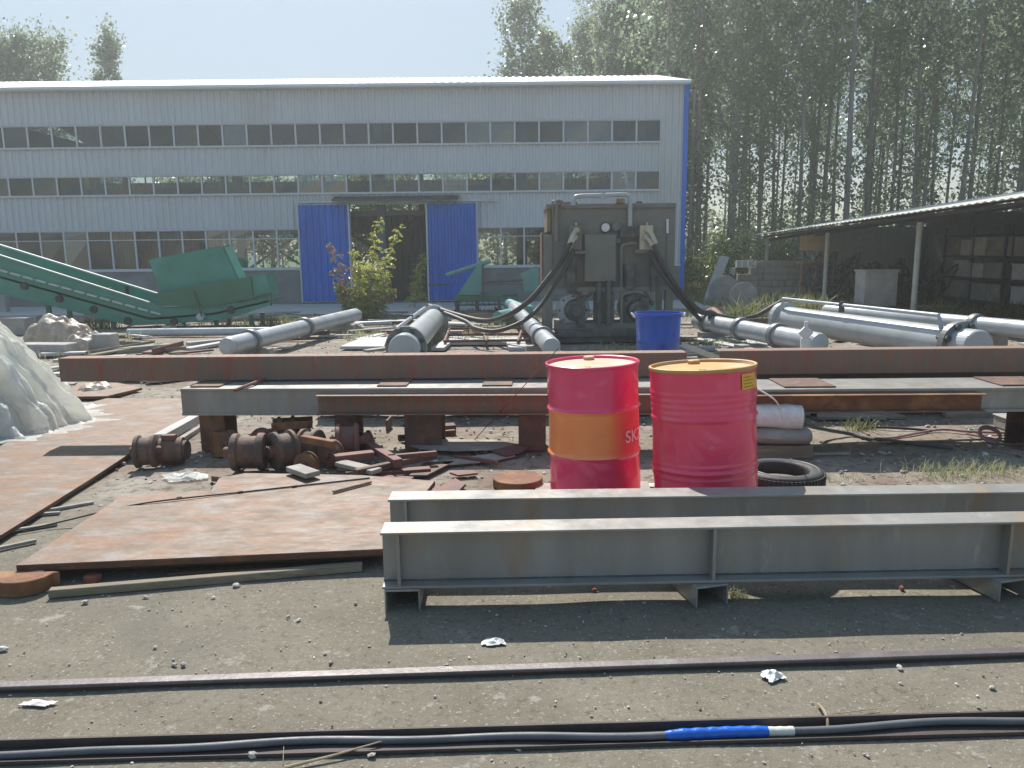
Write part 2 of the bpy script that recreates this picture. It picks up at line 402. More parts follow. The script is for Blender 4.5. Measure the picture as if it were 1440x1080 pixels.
def thing(name, loc, label, cat, group=None):
    o = bpy.data.objects.new(name, None); C.objects.link(o)
    o.location = loc; o.empty_display_size = .2
    return tag(o, label, cat, group)
def dup(root, loc=None, rotz=None, label=None, scale=None, name=None):
    r = root.copy(); C.objects.link(r)
    if loc is not None: r.location = loc
    if rotz is not None: r.rotation_euler = (0, 0, rotz)
    if scale is not None: r.scale = scale
    if label: r['label'] = label
    for ch in list(root.children):
        c = ch.copy(); C.objects.link(c); c.parent = r
        for g in list(ch.children):
            d = g.copy(); C.objects.link(d); d.parent = c
    return r
class Frame:
    """horizontal frame from p0 towards p1; v points to the left of that direction"""
    def __init__(s, p0, p1):
        s.o = Vector((p0[0], p0[1], 0)); d = Vector((p1[0] - p0[0], p1[1] - p0[1], 0)); s.L = d.length
        s.u = d.normalized(); s.v = Vector((-s.u.y, s.u.x, 0))
    def p(s, u, v, z): return s.o + s.u * u + s.v * v + Vector((0, 0, z))
def fbox(mb, fr, u0, u1, v0, v1, z0, z1):
    vs = [fr.p(u, v, z) for z in (z0, z1) for u, v in ((u0, v0), (u1, v0), (u1, v1), (u0, v1))]
    mb.add(vs, [(0, 3, 2, 1), (4, 5, 6, 7), (0, 1, 5, 4), (1, 2, 6, 5), (2, 3, 7, 6), (3, 0, 4, 7)])
    return mb
def spline(pts, n=8):
    pts = [Vector(p) for p in pts]; out = []
    for i in range(len(pts) - 1):
        a = pts[max(i - 1, 0)]; b = pts[i]; c = pts[i + 1]; d = pts[min(i + 2, len(pts) - 1)]
        for k in range(n):
            t = k / n
            out.append(.5 * ((2 * b) + (c - a) * t + (2 * a - 5 * b + 4 * c - d) * t * t + (3 * b - a - 3 * c + d) * t ** 3))
    out.append(pts[-1]); return out
def pbox(mb, x0, y0, x1, y1, Y, dY):
    """box whose front face spans the two photo points on the plane at distance Y"""
    a = P(x0, y0, Y); b = P(x1, y1, Y)
    return mb.box((a.x, Y, b.z), (b.x, Y + dY, a.z))

# ------------------------------------------------------------------ GROUND
def ground():
    m = bpy.data.materials.new('yard_ground'); m.use_nodes = True
    nt = m.node_tree; N = nt.nodes; L = nt.links; b = N['Principled BSDF']
    tc = N.new('ShaderNodeTexCoord'); vec = tc.outputs['Object']
    def noise(s, det=8, ro=.65):
        n = N.new('ShaderNodeTexNoise'); n.inputs['Scale'].default_value = s; n.inputs['Detail'].default_value = det; n.inputs['Roughness'].default_value = ro
        L.new(vec, n.inputs['Vector']); return n.outputs['Fac']
    def rng(f, a, c, lo=0, hi=1):
        r = N.new('ShaderNodeMapRange'); r.inputs['From Min'].default_value = a; r.inputs['From Max'].default_value = c
        r.inputs['To Min'].default_value = lo; r.inputs['To Max'].default_value = hi
        L.new(f, r.inputs[0]); return r.outputs[0]
    def mix(f, A, B):
        x = N.new('ShaderNodeMix'); x.data_type = 'RGBA'; L.new(f, x.inputs['Factor'])
        for i, q in ((6, A), (7, B)):
            if isinstance(q, tuple): x.inputs[i].default_value = c4(q)
            else: L.new(q, x.inputs[i])
        return x.outputs[2]
    front = mix(rng(noise(2.2), .35, .65), (.17, .15, .112), (.22, .196, .15))
    front = mix(rng(noise(26, 10, .75), .52, .68), front, (.105, .092, .07))
    front = mix(rng(noise(75, 6, .7), .58, .68), front, (.42, .40, .35))
    front = mix(rng(noise(.8, 5), .55, .72), front, (.15, .142, .12))
    front = mix(rng(noise(6, 9, .7), .6, .66), front, (.30, .28, .235))
    mid = mix(rng(noise(1.6), .35, .65), (.21, .165, .125), (.32, .285, .235))
    mid = mix(rng(noise(11, 10, .75), .5, .64), mid, (.095, .075, .058))
    mid = mix(rng(noise(5, 8, .7), .6, .7), mid, (.36, .33, .29))
    mid = mix(rng(noise(3, 8, .7), .6, .7), mid, (.22, .11, .07))
    far = mix(rng(noise(.6), .35, .65), (.13, .14, .06), (.28, .25, .16))
    sx = N.new('ShaderNodeSeparateXYZ'); L.new(vec, sx.inputs[0])
    wob = N.new('ShaderNodeMath'); wob.operation = 'MULTIPLY_ADD'; wob.inputs[1].default_value = 1.6
    L.new(noise(1.2, 6), wob.inputs[0]); L.new(sx.outputs['Y'], wob.inputs[2])
    col = mix(rng(wob.outputs[0], 5.2, 6.0), front, mid)
    wob2 = N.new('ShaderNodeMath'); wob2.operation = 'MULTIPLY_ADD'; wob2.inputs[1].default_value = 6.0
    L.new(noise(.4, 6), wob2.inputs[0]); L.new(sx.outputs['Y'], wob2.inputs[2])
    col = mix(rng(wob2.outputs[0], 25, 29), col, far)
    L.new(col, b.inputs['Base Color'])
    b.inputs['Roughness'].default_value = .92; b.inputs['Specular IOR Level'].default_value = .25
    bp = N.new('ShaderNodeBump'); bp.inputs['Strength'].default_value = .55; bp.inputs['Distance'].default_value = .012
    ad = N.new('ShaderNodeMath'); ad.operation = 'ADD'; L.new(noise(34, 8, .7), ad.inputs[0]); L.new(noise(150, 4, .7), ad.inputs[1])
    L.new(ad.outputs[0], bp.inputs['Height']); L.new(bp.outputs[0], b.inputs['Normal'])
    def axis(lo, hi, far_, step0, grow):
        a = [lo]
        while a[-1] < hi: a.append(a[-1] + step0)
        st = step0; b_ = [a[-1]]
        while b_[-1] < far_: st *= grow; b_.append(b_[-1] + st)
        return a + b_[1:]
    ys = axis(-1.0, 9, 1500, .07, 1.12)
    ys = [-300, -60, -12, -4] + ys
    xs_r = axis(0, 7, 1500, .08, 1.15); xs = [-x for x in xs_r[::-1]][:-1] + xs_r
    X, Y = np.meshgrid(xs, ys)
    Z = np.zeros_like(X)
    for j in range(X.shape[0]):
        if -1 < ys[j] < 30:
            for i in range(X.shape[1]):
                x = X[j, i]
                if abs(x) < 25:
                    y = ys[j]
                    a = .006 if y < 4.9 else .016
                    Z[j, i] = a * (mnoise.noise(Vector((x * 1.3, y * 1.3, 0))) + .6 * mnoise.noise(Vector((x * 4, y * 4, 3)))) - (0.004 if y < 4.9 else .008)
    nv = X.shape[1]
    vs = np.stack([X.ravel(), Y.ravel(), Z.ravel()], 1)
    fs = [(j * nv + i, j * nv + i + 1, (j + 1) * nv + i + 1, (j + 1) * nv + i) for j in range(X.shape[0] - 1) for i in range(nv - 1)]
    me = bpy.data.meshes.new('ground'); me.from_pydata(vs.tolist(), [], fs)
    me.polygons.foreach_set('use_smooth', [True] * len(fs)); me.materials.append(m)
    o = bpy.data.objects.new('ground', me); C.objects.link(o); tag(o, kind='structure')
ground()

ico_v = []
def ico():
    t = (1 + 5 ** .5) / 2
    v = [(-1, t, 0), (1, t, 0), (-1, -t, 0), (1, -t, 0), (0, -1, t), (0, 1, t), (0, -1, -t), (0, 1, -t), (t, 0, -1), (t, 0, 1), (-t, 0, -1), (-t, 0, 1)]
    f = [(0, 11, 5), (0, 5, 1), (0, 1, 7), (0, 7, 10), (0, 10, 11), (1, 5, 9), (5, 11, 4), (11, 10, 2), (10, 7, 6), (7, 1, 8), (3, 9, 4), (3, 4, 2), (3, 2, 6), (3, 6, 8), (3, 8, 9), (4, 9, 5), (2, 4, 11), (6, 2, 10), (8, 6, 7), (9, 8, 1)]
    return [Vector(p).normalized() for p in v], f
IV, IF = ico()
def pebble(mb, c, s, rnd):
    E = Euler((rnd.uniform(0, .3), rnd.uniform(0, .3), rnd.uniform(0, 6.28))).to_matrix()
    sx, sy, sz = s * rnd.uniform(.7, 1.5), s * rnd.uniform(.6, 1.1), s * rnd.uniform(.35, .7)
    mb.add([Vector(c) + E @ Vector((p.x * sx * rnd.uniform(.8, 1.15), p.y * sy * rnd.uniform(.8, 1.15), p.z * sz)) for p in IV], IF)
def gravel():
    rnd = random.Random(3)
    for nm, mm, n, tone in (('gravel', 'stone', 6000, 0), ('gravel', 'rust_dark', 900, 1), ('gravel', 'paper', 260, 2)):
        mb = MB()
        for _ in range(n):
            y = 1.6 + (rnd.random() ** 1.5) * 17
            x = rnd.uniform(-1, 1) * (.75 * y + .5)
            if y > 5.4 or rnd.random() < .5:
                s = rnd.uniform(.0025, .007) if y < 4.5 else rnd.uniform(.006, .022)
                if rnd.random() < .02: s *= 1.8
                pebble(mb, (x, y, s * .1), s, rnd)
        o = mb.build(nm, mm, origin=(0, 0, 0))
        tag(o, kind='stuff')
        o['label'] = ['pale small stones strewn over the dirt yard', 'dark rusty crumbs strewn over the dirt yard', 'whitish chips strewn over the dirt yard'][tone]
        o['category'] = 'gravel'
gravel()

# concrete apron in front of the warehouse
mb = MB(); mb.box((-16, 21.0, -.05), (5.5, 24.38, .03)); tag(mb.build('pavement', 'slab_light'), kind='structure')

# ------------------------------------------------------------------ WAREHOUSE
WY = 24.5; WD = 12.0
wx = lambda px, py=250: P(px, py, WY).x
X1 = wx(958, 300); X0 = -19.0
wh = thing('warehouse', (0, WY, 0), 'long white corrugated factory hall with three rows of windows and blue sliding doors', 'warehouse')
zb = {'t1': 5.42, 't0': 4.78, 'm1': 3.93, 'm0': 3.37, 'l1': 2.31, 'lm': 2.03, 'l0': 1.13}
EAVE = 6.50
def corr(mb, x0, x1, z0, z1, y, pitch=.2, dep=.042, face=-1):
    """trapezoid corrugated sheet, ribs vertical"""
    prof = [(0, 0), (.09, 0), (.125, dep), (.165, dep), (.2, 0)]
    n0 = math.floor(x0 / pitch) ; xs = []
    k = n0
    while k * pitch < x1:
        for a, d in prof[:-1]:
            xx = k * pitch + a * pitch / .2
            if x0 < xx < x1: xs.append((xx, d))
        k += 1
    xs = [(x0, 0)] + xs + [(x1, 0)]
    vs = []; 
    for xx, d in xs: vs += [(xx, y + face * d, z0), (xx, y + face * d, z1)]
    fs = [(2 * i, 2 * i + 2, 2 * i + 3, 2 * i + 1) for i in range(len(xs) - 1)]
    mb.add(vs, fs)
XR = wx(929, 185)
dl, dr = wx(495, 350), wx(602, 350)
DZ = 3.02
lw0, lw1 = -15.9, wx(424, 350)
rw0, rw1 = wx(672, 350), wx(900, 350)
mb = MB()
corr(mb, X0, X1, zb['t1'], EAVE, WY)
corr(mb, X0, X1, zb['m1'], zb['t0'], WY)
corr(mb, X0, X1, DZ, zb['m0'], WY)
corr(mb, X0, dl, zb['l1'], DZ, WY); corr(mb, dr, X1, zb['l1'], DZ, WY)
corr(mb, XR, X1, zb['t0'], zb['t1'], WY); corr(mb, XR, X1, zb['m0'], zb['m1'], WY)
corr(mb, X0, lw0, 1.07, zb['l1'], WY); corr(mb, rw1, X1, 1.07, zb['l1'], WY)
corr(mb, lw1, dl, .0, zb['l1'], WY); corr(mb, dr, rw0, .0, zb['l1'], WY)
mb.build('front_wall', 'wall_white', wh)
# rear wall: the same bands, seen through the windows and the door
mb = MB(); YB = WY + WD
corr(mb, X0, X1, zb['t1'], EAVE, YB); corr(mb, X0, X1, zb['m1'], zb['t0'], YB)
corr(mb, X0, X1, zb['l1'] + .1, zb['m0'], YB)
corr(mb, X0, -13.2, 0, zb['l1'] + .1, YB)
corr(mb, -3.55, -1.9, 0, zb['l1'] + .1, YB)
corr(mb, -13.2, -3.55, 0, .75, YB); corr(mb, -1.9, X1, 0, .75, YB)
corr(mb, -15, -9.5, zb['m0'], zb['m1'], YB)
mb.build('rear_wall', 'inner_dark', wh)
mb = MB()
for xx in np.arange(-13.2, X1, .9): mb.box((xx - .03, YB - .02, .75), (xx + .03, YB + .02, zb['l1'] + .1))
mb.box((-13.2, YB - .02, 1.6), (-3.55, YB + .02, 1.65)); mb.box((-1.9, YB - .02, 1.6), (X1, YB + .02, 1.65))
for xx in np.arange(-18, X1, 1.5):
    mb.box((xx - .03, YB - .02, zb['m0']), (xx + .03, YB + .02, zb['m1'])); mb.box((xx - .03, YB - .02, zb['t0']), (xx + .03, YB + .02, zb['t1']))
build_split(mb, 'rear_mullion', 'frame_white', wh)
# side walls, corner flashing
mb = MB()
mb.box((X1 - .03, WY + .05, 0), (X1 + .0, YB, EAVE)); mb.slab([(X1 - .03, WY + .05, EAVE), (X1 - .03, YB, EAVE), (X1 - .03, WY + WD / 2, EAVE + WD / 2 * .23)], (.03, 0, 0))
mb.build('side_wall', 'wall_white', wh)
mb = MB(); mb.box((X0, WY + .05, 0), (X0 + .03, YB, EAVE)); mb.build('side_wall', 'wall_white', wh)
mb = MB(); mb.box((X1, WY - .04, 0), (X1 + .13, WY + .3, EAVE + .02)); mb.build('corner_flashing', 'blue_door', wh)
# plinth
mb = MB(); mb.box((X0, WY - .06, 0), (lw1, WY + .16, 1.07)); mb.box((rw0, WY - .06, 0), (X1 - .002, WY + .16, 1.07))
mb.build('plinth', 'plinth', wh)
mb = MB(); mb.box((X0, WY - .1, 1.07), (lw1, WY + .18, 1.13)); mb.box((rw0, WY - .1, 1.07), (X1 - .003, WY + .18, 1.13)); mb.build('sill', 'frame_white', wh)
mb = MB(); mb.box((X0, WY, -.02), (X1, YB, .04)); mb.build('floor_slab', 'plinth', wh)
# roof
mb = MB()
SL = .232
def roofsheet(mb, ya, za, yb_, zb_, x0, x1, p=.25, d=.03):
    n = int((x1 - x0) / p); vs = []
    for i in range(n + 1):
        for a, h in ((0, 0), (.4, 0), (.5, d), (.8, d)):
            xx = x0 + (i + a) * p
            vs += [(xx, ya, za + h), (xx, yb_, zb_ + h)]
    mb.add(vs, [(2 * i, 2 * i + 2, 2 * i + 3, 2 * i + 1) for i in range(len(vs) // 2 - 1)])
roofsheet(mb, WY - .25, EAVE + .03 - .06, WY + WD / 2, EAVE + .03 + WD / 2 * SL, X0, X1 + .05)
roofsheet(mb, WY + WD / 2, EAVE + .03 + WD / 2 * SL, YB + .25, EAVE + .03 - .06, X0, X1 + .05)
rf = mb.build('roof', 'roof_white', wh)
mb = MB(); zc_ = EAVE - .03
for ya, za, yb_, zb_ in ((WY + .1, zc_, WY + WD / 2, zc_ + WD / 2 * SL), (WY + WD / 2, zc_ + WD / 2 * SL, YB - .05, zc_)):
    mb.add([(X0, ya, za), (X1 - .04, ya, za), (X1 - .04, yb_, zb_), (X0, yb_, zb_)], [(0, 3, 2, 1)])
mb.build('shade_ceiling', 'steel_dark', wh)  # dark sheet added below the white roof to dim the hall interior
mb = MB(); mb.box((X0, WY - .27, EAVE - .07), (X1 + .14, WY - .255, EAVE + .0)); mb.build('eave_trim', 'roof_white', rf)
mb = MB(); mb.box((X0, WY - .3, EAVE - .10), (X1 + .14, WY - .05, EAVE - .085)); mb.build('gutter', 'roof_white', rf)
# inner steel frame
mb = MB()
for xx in np.arange(-17.2, X1, 4.4):
    for yy in (WY + .35, YB - .35):
        mb.box((xx - .12, yy - .12, 0), (xx + .12, yy + .12, EAVE))
    mb.slab([(xx - .05, WY + .3, EAVE - .35), (xx - .05, WY + WD / 2, EAVE + .95), (xx - .05, YB - .3, EAVE - .35), (xx - .05, YB - .3, EAVE - .05), (xx - .05, WY + WD / 2, EAVE + 1.3), (xx - .05, WY + .3, EAVE - .05)], (.1, 0, 0))
mb.box((X0, WY + .3, 4.3), (X1, WY + .42, 4.5)); mb.box((X0, YB - .4, 4.3), (X1, YB - .3, 4.5)); mb.box((X0, WY + .3, 2.7), (X1, WY + .4, 2.85))
mb.build('steel_frame', 'inner_steel', wh)
mb = MB()
for xa, xb in ((-12.8, -8.4), (-8.4, -4.0), (.4, 4.8)):
    for s_ in (0, 1):
        a = V(xa, YB - .5, .3 if s_ else 3.2); b = V(xb, YB - .5, 3.2 if s_ else .3)
        mb.tube([a, b], .06, 6)
build_split(mb, 'cross_brace', 'inner_steel', wh)
# windows
wid = 0
def window(x0, x1, z0, z1, transom=None):
    f = MB(); t = .024; y0, y1 = WY - .045, WY + .03
    f.box((x0, y0, z0), (x0 + t, y1, z1)); f.box((x1 - t, y0, z0), (x1, y1, z1))
    f.box((x0 + t, y0, z0), (x1 - t, y1, z0 + t)); f.box((x0 + t, y0, z1 - t), (x1 - t, y1, z1))
    if transom: f.box((x0 + t, y0 + .003, transom - t / 2), (x1 - t, y1, transom + t / 2))
    o = f.build('window', 'frame_white', wh)
    g = MB(); rr = random.uniform(-.03, .03)
    def pane(za, zc):
        g.add([(x0 + t, WY - .005 + rr, za), (x1 - t, WY - .005 - rr, za), (x1 - t, WY - .005 - rr * .3, zc), (x0 + t, WY - .005 + rr * .5, zc)], [(0, 1, 2, 3)])
    if transom: pane(z0 + t, transom - t / 2); pane(transom + t / 2, z1 - t)
    else: pane(z0 + t, z1 - t)
    g.build('pane', random.choice(['glass', 'glass', 'glass', 'glass_blue', 'glass_dark']), o)
nt_ = 23
xs = np.linspace(-15.9 - .76 * 2, XR, 31)
for i in range(30):
    window(xs[i], xs[i + 1], zb['t0'], zb['t1']); window(xs[i], xs[i + 1], zb['m0'], zb['m1'])
xs = np.linspace(lw0, lw1, 14)
for i in range(13): window(xs[i], xs[i + 1], 1.13, zb['l1'], zb['lm'])
xs = np.linspace(rw0, rw1, 8)
for i in range(7): window(xs[i], xs[i + 1], 1.13, zb['l1'], zb['lm'])
# white trims under the bands
mb = MB()
for z in (zb['t0'], zb['m0']): mb.box((X0, WY - .09, z - .035), (XR, WY - .03, z - .003))
for z in (zb['t1'], zb['m1'], zb['l1']): mb.box((X0, WY - .075, z + .003), (XR if z > 3 else lw1, WY - .03, z + .025))
mb.build('window_trim', 'frame_white', wh)
# sliding doors and track
def sdoor(px0, px1):
    a, b = wx(px0, 350), wx(px1, 350)
    m_ = MB(); corr(m_, a, b, .10, DZ, WY - .17, .2, .055)
    d = m_.build('sliding_door', 'blue_door', wh)
    m_ = MB()
    for x in (a, b): m_.box((x - .025, WY - .215, .08), (x + .025, WY - .12, DZ + .03))
    m_.box((a + .025, WY - .16, .08), (b - .025, WY - .12, .14)); m_.box((a + .025, WY - .16, DZ - .04), (b - .025, WY - .12, DZ + .02))
    m_.build('door_frame', 'frame_white', d)
sdoor(424, 494); sdoor(602, 671)
mb = MB(); a = wx(418); b = wx(700); mb.box((a, WY - .2, DZ + .06), (b, WY - .1, DZ + .12))
mb.build('door_track', 'steel_light', wh)
mb = MB(); a = wx(470); b = wx(645)
mb.slab([(a, WY - .55, 3.1), (a, WY - .06, 3.22), (a, WY - .06, 3.27), (a, WY - .55, 3.15)], (b - a, 0, 0))
mb.build('door_canopy', 'steel_dark', wh)
# stored sheets inside the door: dark corrugated partition
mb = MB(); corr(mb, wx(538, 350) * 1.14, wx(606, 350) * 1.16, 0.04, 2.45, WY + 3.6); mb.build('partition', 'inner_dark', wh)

# ------------------------------------------------------------------ TREES
def leaves_mesh(name, pts, size, m, aspect=.75, droop=0.0, rng=None):
    """pts Nx3 -> N rhombus leaves of random direction"""
    n = len(pts); rng = rng or np.random
    a = rng.normal(size=(n, 3)); a[:, 2] -= droop; a /= np.linalg.norm(a, axis=1)[:, None]
    b = rng.normal(size=(n, 3)); b -= (b * a).sum(1)[:, None] * a; b /= np.linalg.norm(b, axis=1)[:, None]
    s = size * rng.uniform(.6, 1.35, size=(n, 1))
    nrm = np.cross(a, b)
    v = np.empty((n, 4, 3)); v[:, 0] = pts - a * s * .5; v[:, 2] = pts + a * s * .5
    v[:, 1] = pts + b * s * aspect * .5 + nrm * s * .08; v[:, 3] = pts - b * s * aspect * .5 + nrm * s * .08
    me = bpy.data.meshes.new(name)
    me.vertices.add(n * 4); me.vertices.foreach_set('co', v.ravel())
    me.loops.add(n * 4); me.loops.foreach_set('vertex_index', np.arange(n * 4))
    me.polygons.add(n); me.polygons.foreach_set('loop_start', np.arange(0, n * 4, 4))
    me.polygons.foreach_set('loop_total', np.full(n, 4))
    me.update(calc_edges=True); me.materials.append(MT[m])
    o = bpy.data.objects.new(name, me); C.objects.link(o)
    return o
def poplar(seed, H, base, rad, nleaf, leafsize, m='leaf', trunk_r=.15, label='', group=''):
    rnd = random.Random(seed); rng = np.random.RandomState(seed)
    t = thing('poplar_tree', (0, 0, 0), label, 'tree', group)
    tr = MB(); pts = []; lean = (rnd.uniform(-.3, .3), rnd.uniform(-.3, .3))
    for i in range(9):
        f = i / 8; pts.append(V(lean[0] * f + .12 * math.sin(f * 5 + seed), lean[1] * f + .1 * math.cos(f * 4 + seed), H * .96 * f - .15))
    tr.tube(pts, [max(.012, trunk_r * (1 - .9 * (i / 8))) * (1.25 if i == 0 else 1) for i in range(9)], 8)
    cl = []; wts = []
    nb = int(34 + rad * 10)
    for k in range(nb):
        f = (k + rnd.random()) / nb
        z = base * .3 + (H - base * .3) * f
        if z < base and rnd.random() < .35: continue
        prof = math.sin(min(1, .12 + f * .95) * PI * .93) ** .7
        ln = rad * (.35 + prof) * rnd.uniform(.55, 1.1) * (1 if z > base else .55)
        an = k * 2.4 + rnd.uniform(-.5, .5)
        zi = min(max(z / (H * .96), 0), .999) * 8; i0 = int(zi); p0 = pts[i0].lerp(pts[i0 + 1], zi - i0)
        rise = rnd.uniform(.5, 1.1)
        p1 = p0 + V(math.cos(an), math.sin(an), rise * .6) * ln * .5
        p2 = p0 + V(math.cos(an), math.sin(an), rise) * ln
        tr.tube([p0, p1, p2], [.035 * (1 - f * .6), .02, .008], 5, caps=False)
        for q in range(rnd.randint(3, 5)):
            g = .35 + .65 * (q + rnd.random()) / 5
            c = p0.lerp(p2, g) + V(rnd.gauss(0, .22), rnd.gauss(0, .22), rnd.gauss(0, .3)) * rad * .6
            cl.append((c.x, c.y, c.z)); wts.append(rnd.uniform(.1, 1.3) * (1 if z > base else .4))
    cl = np.array(cl); wts = np.array(wts); wts /= wts.sum()
    idx = rng.choice(len(cl), nleaf, p=wts)
    sg = rng.uniform(.14, .34, size=(len(cl), 1))[idx] * rad * .75
    P_ = cl[idx] + rng.normal(size=(nleaf, 3)) * sg * np.array([1, 1, 1.25])
    tr.build('trunk', 'bark', t)
    o = leaves_mesh('crown', P_, leafsize, m, .8, .3, rng); o.parent = t
    return t
FOREST = 'tall slender poplars standing packed in the wood behind the open shed'
protoF = [poplar(10 + i, 17 + 1.4 * i, 6.8 + .5 * i, 1.35 + .1 * (i % 3), 3500, .165, ['leaf', 'leaf_b'][i % 2], .085 + .02 * (i % 3),
                 'tall slender poplar in the dense wood right of the hall and behind the shed', FOREST) for i in range(6)]
rnd = random.Random(5)
spots = []
for row, Y in enumerate((31, 35, 39, 43.5, 48.5, 54, 60)):
    xr = .72 * Y + 2; x = (8.6 if row == 0 else 6.2 if row == 1 else 7.2 if Y < 44 else 5.0 + rnd.random())
    while x < xr:
        spots.append((x + rnd.uniform(-.5, .5), Y + rnd.uniform(-1.3, 1.3)))
        x += rnd.uniform(1.1, 2.6) * (1 + row * .05)
used = set()
for n_, (x, y) in enumerate(spots):
    k = n_ % 6
    s = rnd.uniform(.85, 1.15)
    o = protoF[k] if k not in used else dup(protoF[k])
    used.add(k)
    o.location = (x, y, 0); o.rotation_euler = (0, 0, rnd.uniform(0, 6.28)); o.scale = (s * rnd.uniform(.85, 1.15), s, s)
print('forest trees', len(spots))
# far-off wood behind it that closes the view low down
def mass(name, label, x0, x1, y0, y1, z0, z1, n, size, m, seed):
    rng = np.random.RandomState(seed)
    nc = max(30, n // 130)
    c = np.stack([rng.uniform(x0, x1, nc), rng.uniform(y0, y1, nc), z0 + (z1 - z0) * rng.uniform(0, 1, nc) ** 1.4], 1)
    idx = rng.randint(0, nc, n)
    p = c[idx] + rng.normal(size=(n, 3)) * np.array([1.0, 1.0, .8]) * size * 3
    p[:, 2] = np.abs(p[:, 2])
    o = leaves_mesh(name, p, size, m, .8, .2, rng); tag(o, label, 'trees', kind='stuff'); return o
mass('woodland', 'far off low wood seen between the poplar trunks', 2, 58, 62, 70, 0, 3.0, 13000, .42, 'leaf_b', 2)
# trees beyond the hall
BH = 'bushy trees standing behind the hall, only seen through its windows'
protoB = [poplar(30 + i, 5.3 + .4 * i, 1.2, 1.7, 3000, .24, 'leaf', .14, 'low leafy tree behind the hall, seen through its windows', BH) for i in range(2)]
k = 0
for x in np.arange(-24, 5.5, 2.6):
    o = protoB[k] if k < 2 else dup(protoB[k % 2]); k += 1
    o.location = (x + rnd.uniform(-.6, .6), 42 + rnd.uniform(-2, 4), 0); o.rotation_euler = (0, 0, rnd.uniform(0, 6))
RT = 'poplars rising above the hall roof'
def rooftree(px, ytop, Y, seed, rad, label, nl=7000):
    top = P(px, ytop, Y); t = poplar(seed, top.z / 1.04, 4, rad * .85, nl, .19, 'leaf_b' if seed % 2 else 'leaf', .18, label, RT)
    t.location = (top.x, Y, 0); return t
rooftree(22, 30, 47, 51, 1.7, 'tallest poplar of the clump above the left end of the roof')
rooftree(58, 42, 48, 52, 1.9, 'broad poplar in the middle of the clump above the left end of the roof')
rooftree(138, 30, 49, 53, 1.35, 'narrow poplar with a pointed top, right of the clump on the left of the roof')
rooftree(-15, 60, 46, 54, 1.7, 'poplar cut by the left edge, lowest above the roof')
rooftree(737, -25, 46, 55, 1.75, 'poplar standing alone against the sky above the roof', 8000)
rooftree(768, 30, 48, 56, 1.6, 'shorter poplar just right of the lone one above the roof')
rooftree(832, 12, 50, 57, 1.5, 'small poplar between the lone one and the wood')
rooftree(865, -15, 46, 58, 1.5, 'poplar at the left end of the wood above the roof')
rooftree(900, -50, 45, 59, 1.7, 'tall poplar over the right third of the roof')
rooftree(945, -60, 44, 60, 1.7, 'tall poplar over the right corner of the roof', 8000)
rooftree(985, -80, 43, 61, 1.6, 'tall poplar just right of the blue corner of the hall', 8000)
# bushes at the foot of the wood
def bush(x, y, r, h, n, label, seed, m='leaf_bush'):
    rng = np.random.RandomState(seed); rr = random.Random(seed)
    t = thing('bush', (x, y, 0), label, 'bush', 'bushes at the foot of the wood')
    cl = []; st = MB()
    for i in range(16):
        an = rr.uniform(0, 6.28); d = rr.random() ** .5 * r
        e = V(x + math.cos(an) * d, y + math.sin(an) * d, h * rr.uniform(.35, 1) * (1 - .3 * (d / r) ** 2)); cl.append(tuple(e - V(x, y, 0)))
        st.tube([V(x, y, 0), V(x, y, 0).lerp(e, .5) + V(0, 0, .1), e], [.02, .014, .006], 5, caps=False)
    cl = np.array(cl); idx = rng.randint(0, len(cl), n)
    p = cl[idx] + rng.normal(size=(n, 3)) * r * .22; p[:, 2] = np.abs(p[:, 2])
    st.build('stem', 'bark', t); o = leaves_mesh('foliage', p, .11, m, .6, .1, rng); o.parent = t
bush(7.3, 28.5, 1.2, 2.1, 2600, 'pale green bush between the hall and the shed roof', 1)
bush(8.5, 27.6, 1.1, 2.4, 2600, 'leafy bush growing against the far end of the shed', 2)
bush(10.0, 29.0, 1.4, 2.6, 2600, 'wide bush behind the far shed post', 3, 'leaf_b')
bush(6.2, 32, 1.1, 1.5, 1800, 'low bush beside the blue corner of the hall', 4)
bush(12.5, 30.5, 1.6, 2.5, 2400, 'dark bush behind the shed', 5, 'leaf_b')

# ------------------------------------------------------------------ GRASS
def blades(name, pts, hgt, wdt, m, seed, label, cat='grass', kind='stuff', spread=.35, origin=(0, 0, 0), group=None):
    rng = np.random.RandomState(seed); n = len(pts); pts = np.array(pts)
    an = rng.uniform(0, 2 * PI, n); h = hgt * rng.uniform(.4, 1.2, n); 
    d = np.stack([np.cos(an), np.sin(an), np.zeros(n)], 1); wv = np.stack([-np.sin(an), np.cos(an), np.zeros(n)], 1) * wdt
    ln = rng.uniform(.1, spread * 2, n)[:, None] * h[:, None]
    v = np.empty((n, 5, 3)); up = np.array([0, 0, 1.0])
    v[:, 0] = pts - wv; v[:, 1] = pts + wv
    v[:, 2] = pts + wv * .7 + d * ln * .4 + up * h[:, None] * .6; v[:, 3] = pts - wv * .7 + d * ln * .4 + up * h[:, None] * .6
    v[:, 4] = pts + d * ln + up * h[:, None]
    v -= np.array(origin)
    V5 = v.reshape(-1, 3); fs = []
    for i in range(n): b = 5 * i; fs += [(b, b + 1, b + 2, b + 3), (b + 3, b + 2, b + 4)]
    me = bpy.data.meshes.new(name); me.from_pydata(V5.tolist(), [], fs); me.materials.append(MT[m])
    o = bpy.data.objects.new(name, me); C.objects.link(o); o.location = origin
    tag(o, label, cat, group, kind); return o
rng = np.random.RandomState(9)
pts = []
while len(pts) < 16000:
    x, y = rng.uniform(5.3, 22), rng.uniform(20, 40)
    if mnoise.noise(Vector((x * .7, y * .7, 1))) > -.25 + (.3 if y < 23 else 0): pts.append((x, y, 0))
blades('grass', pts, .32, .011, 'grass', 1, 'rough green grass between the hall, the shed and the wood')
pts = []
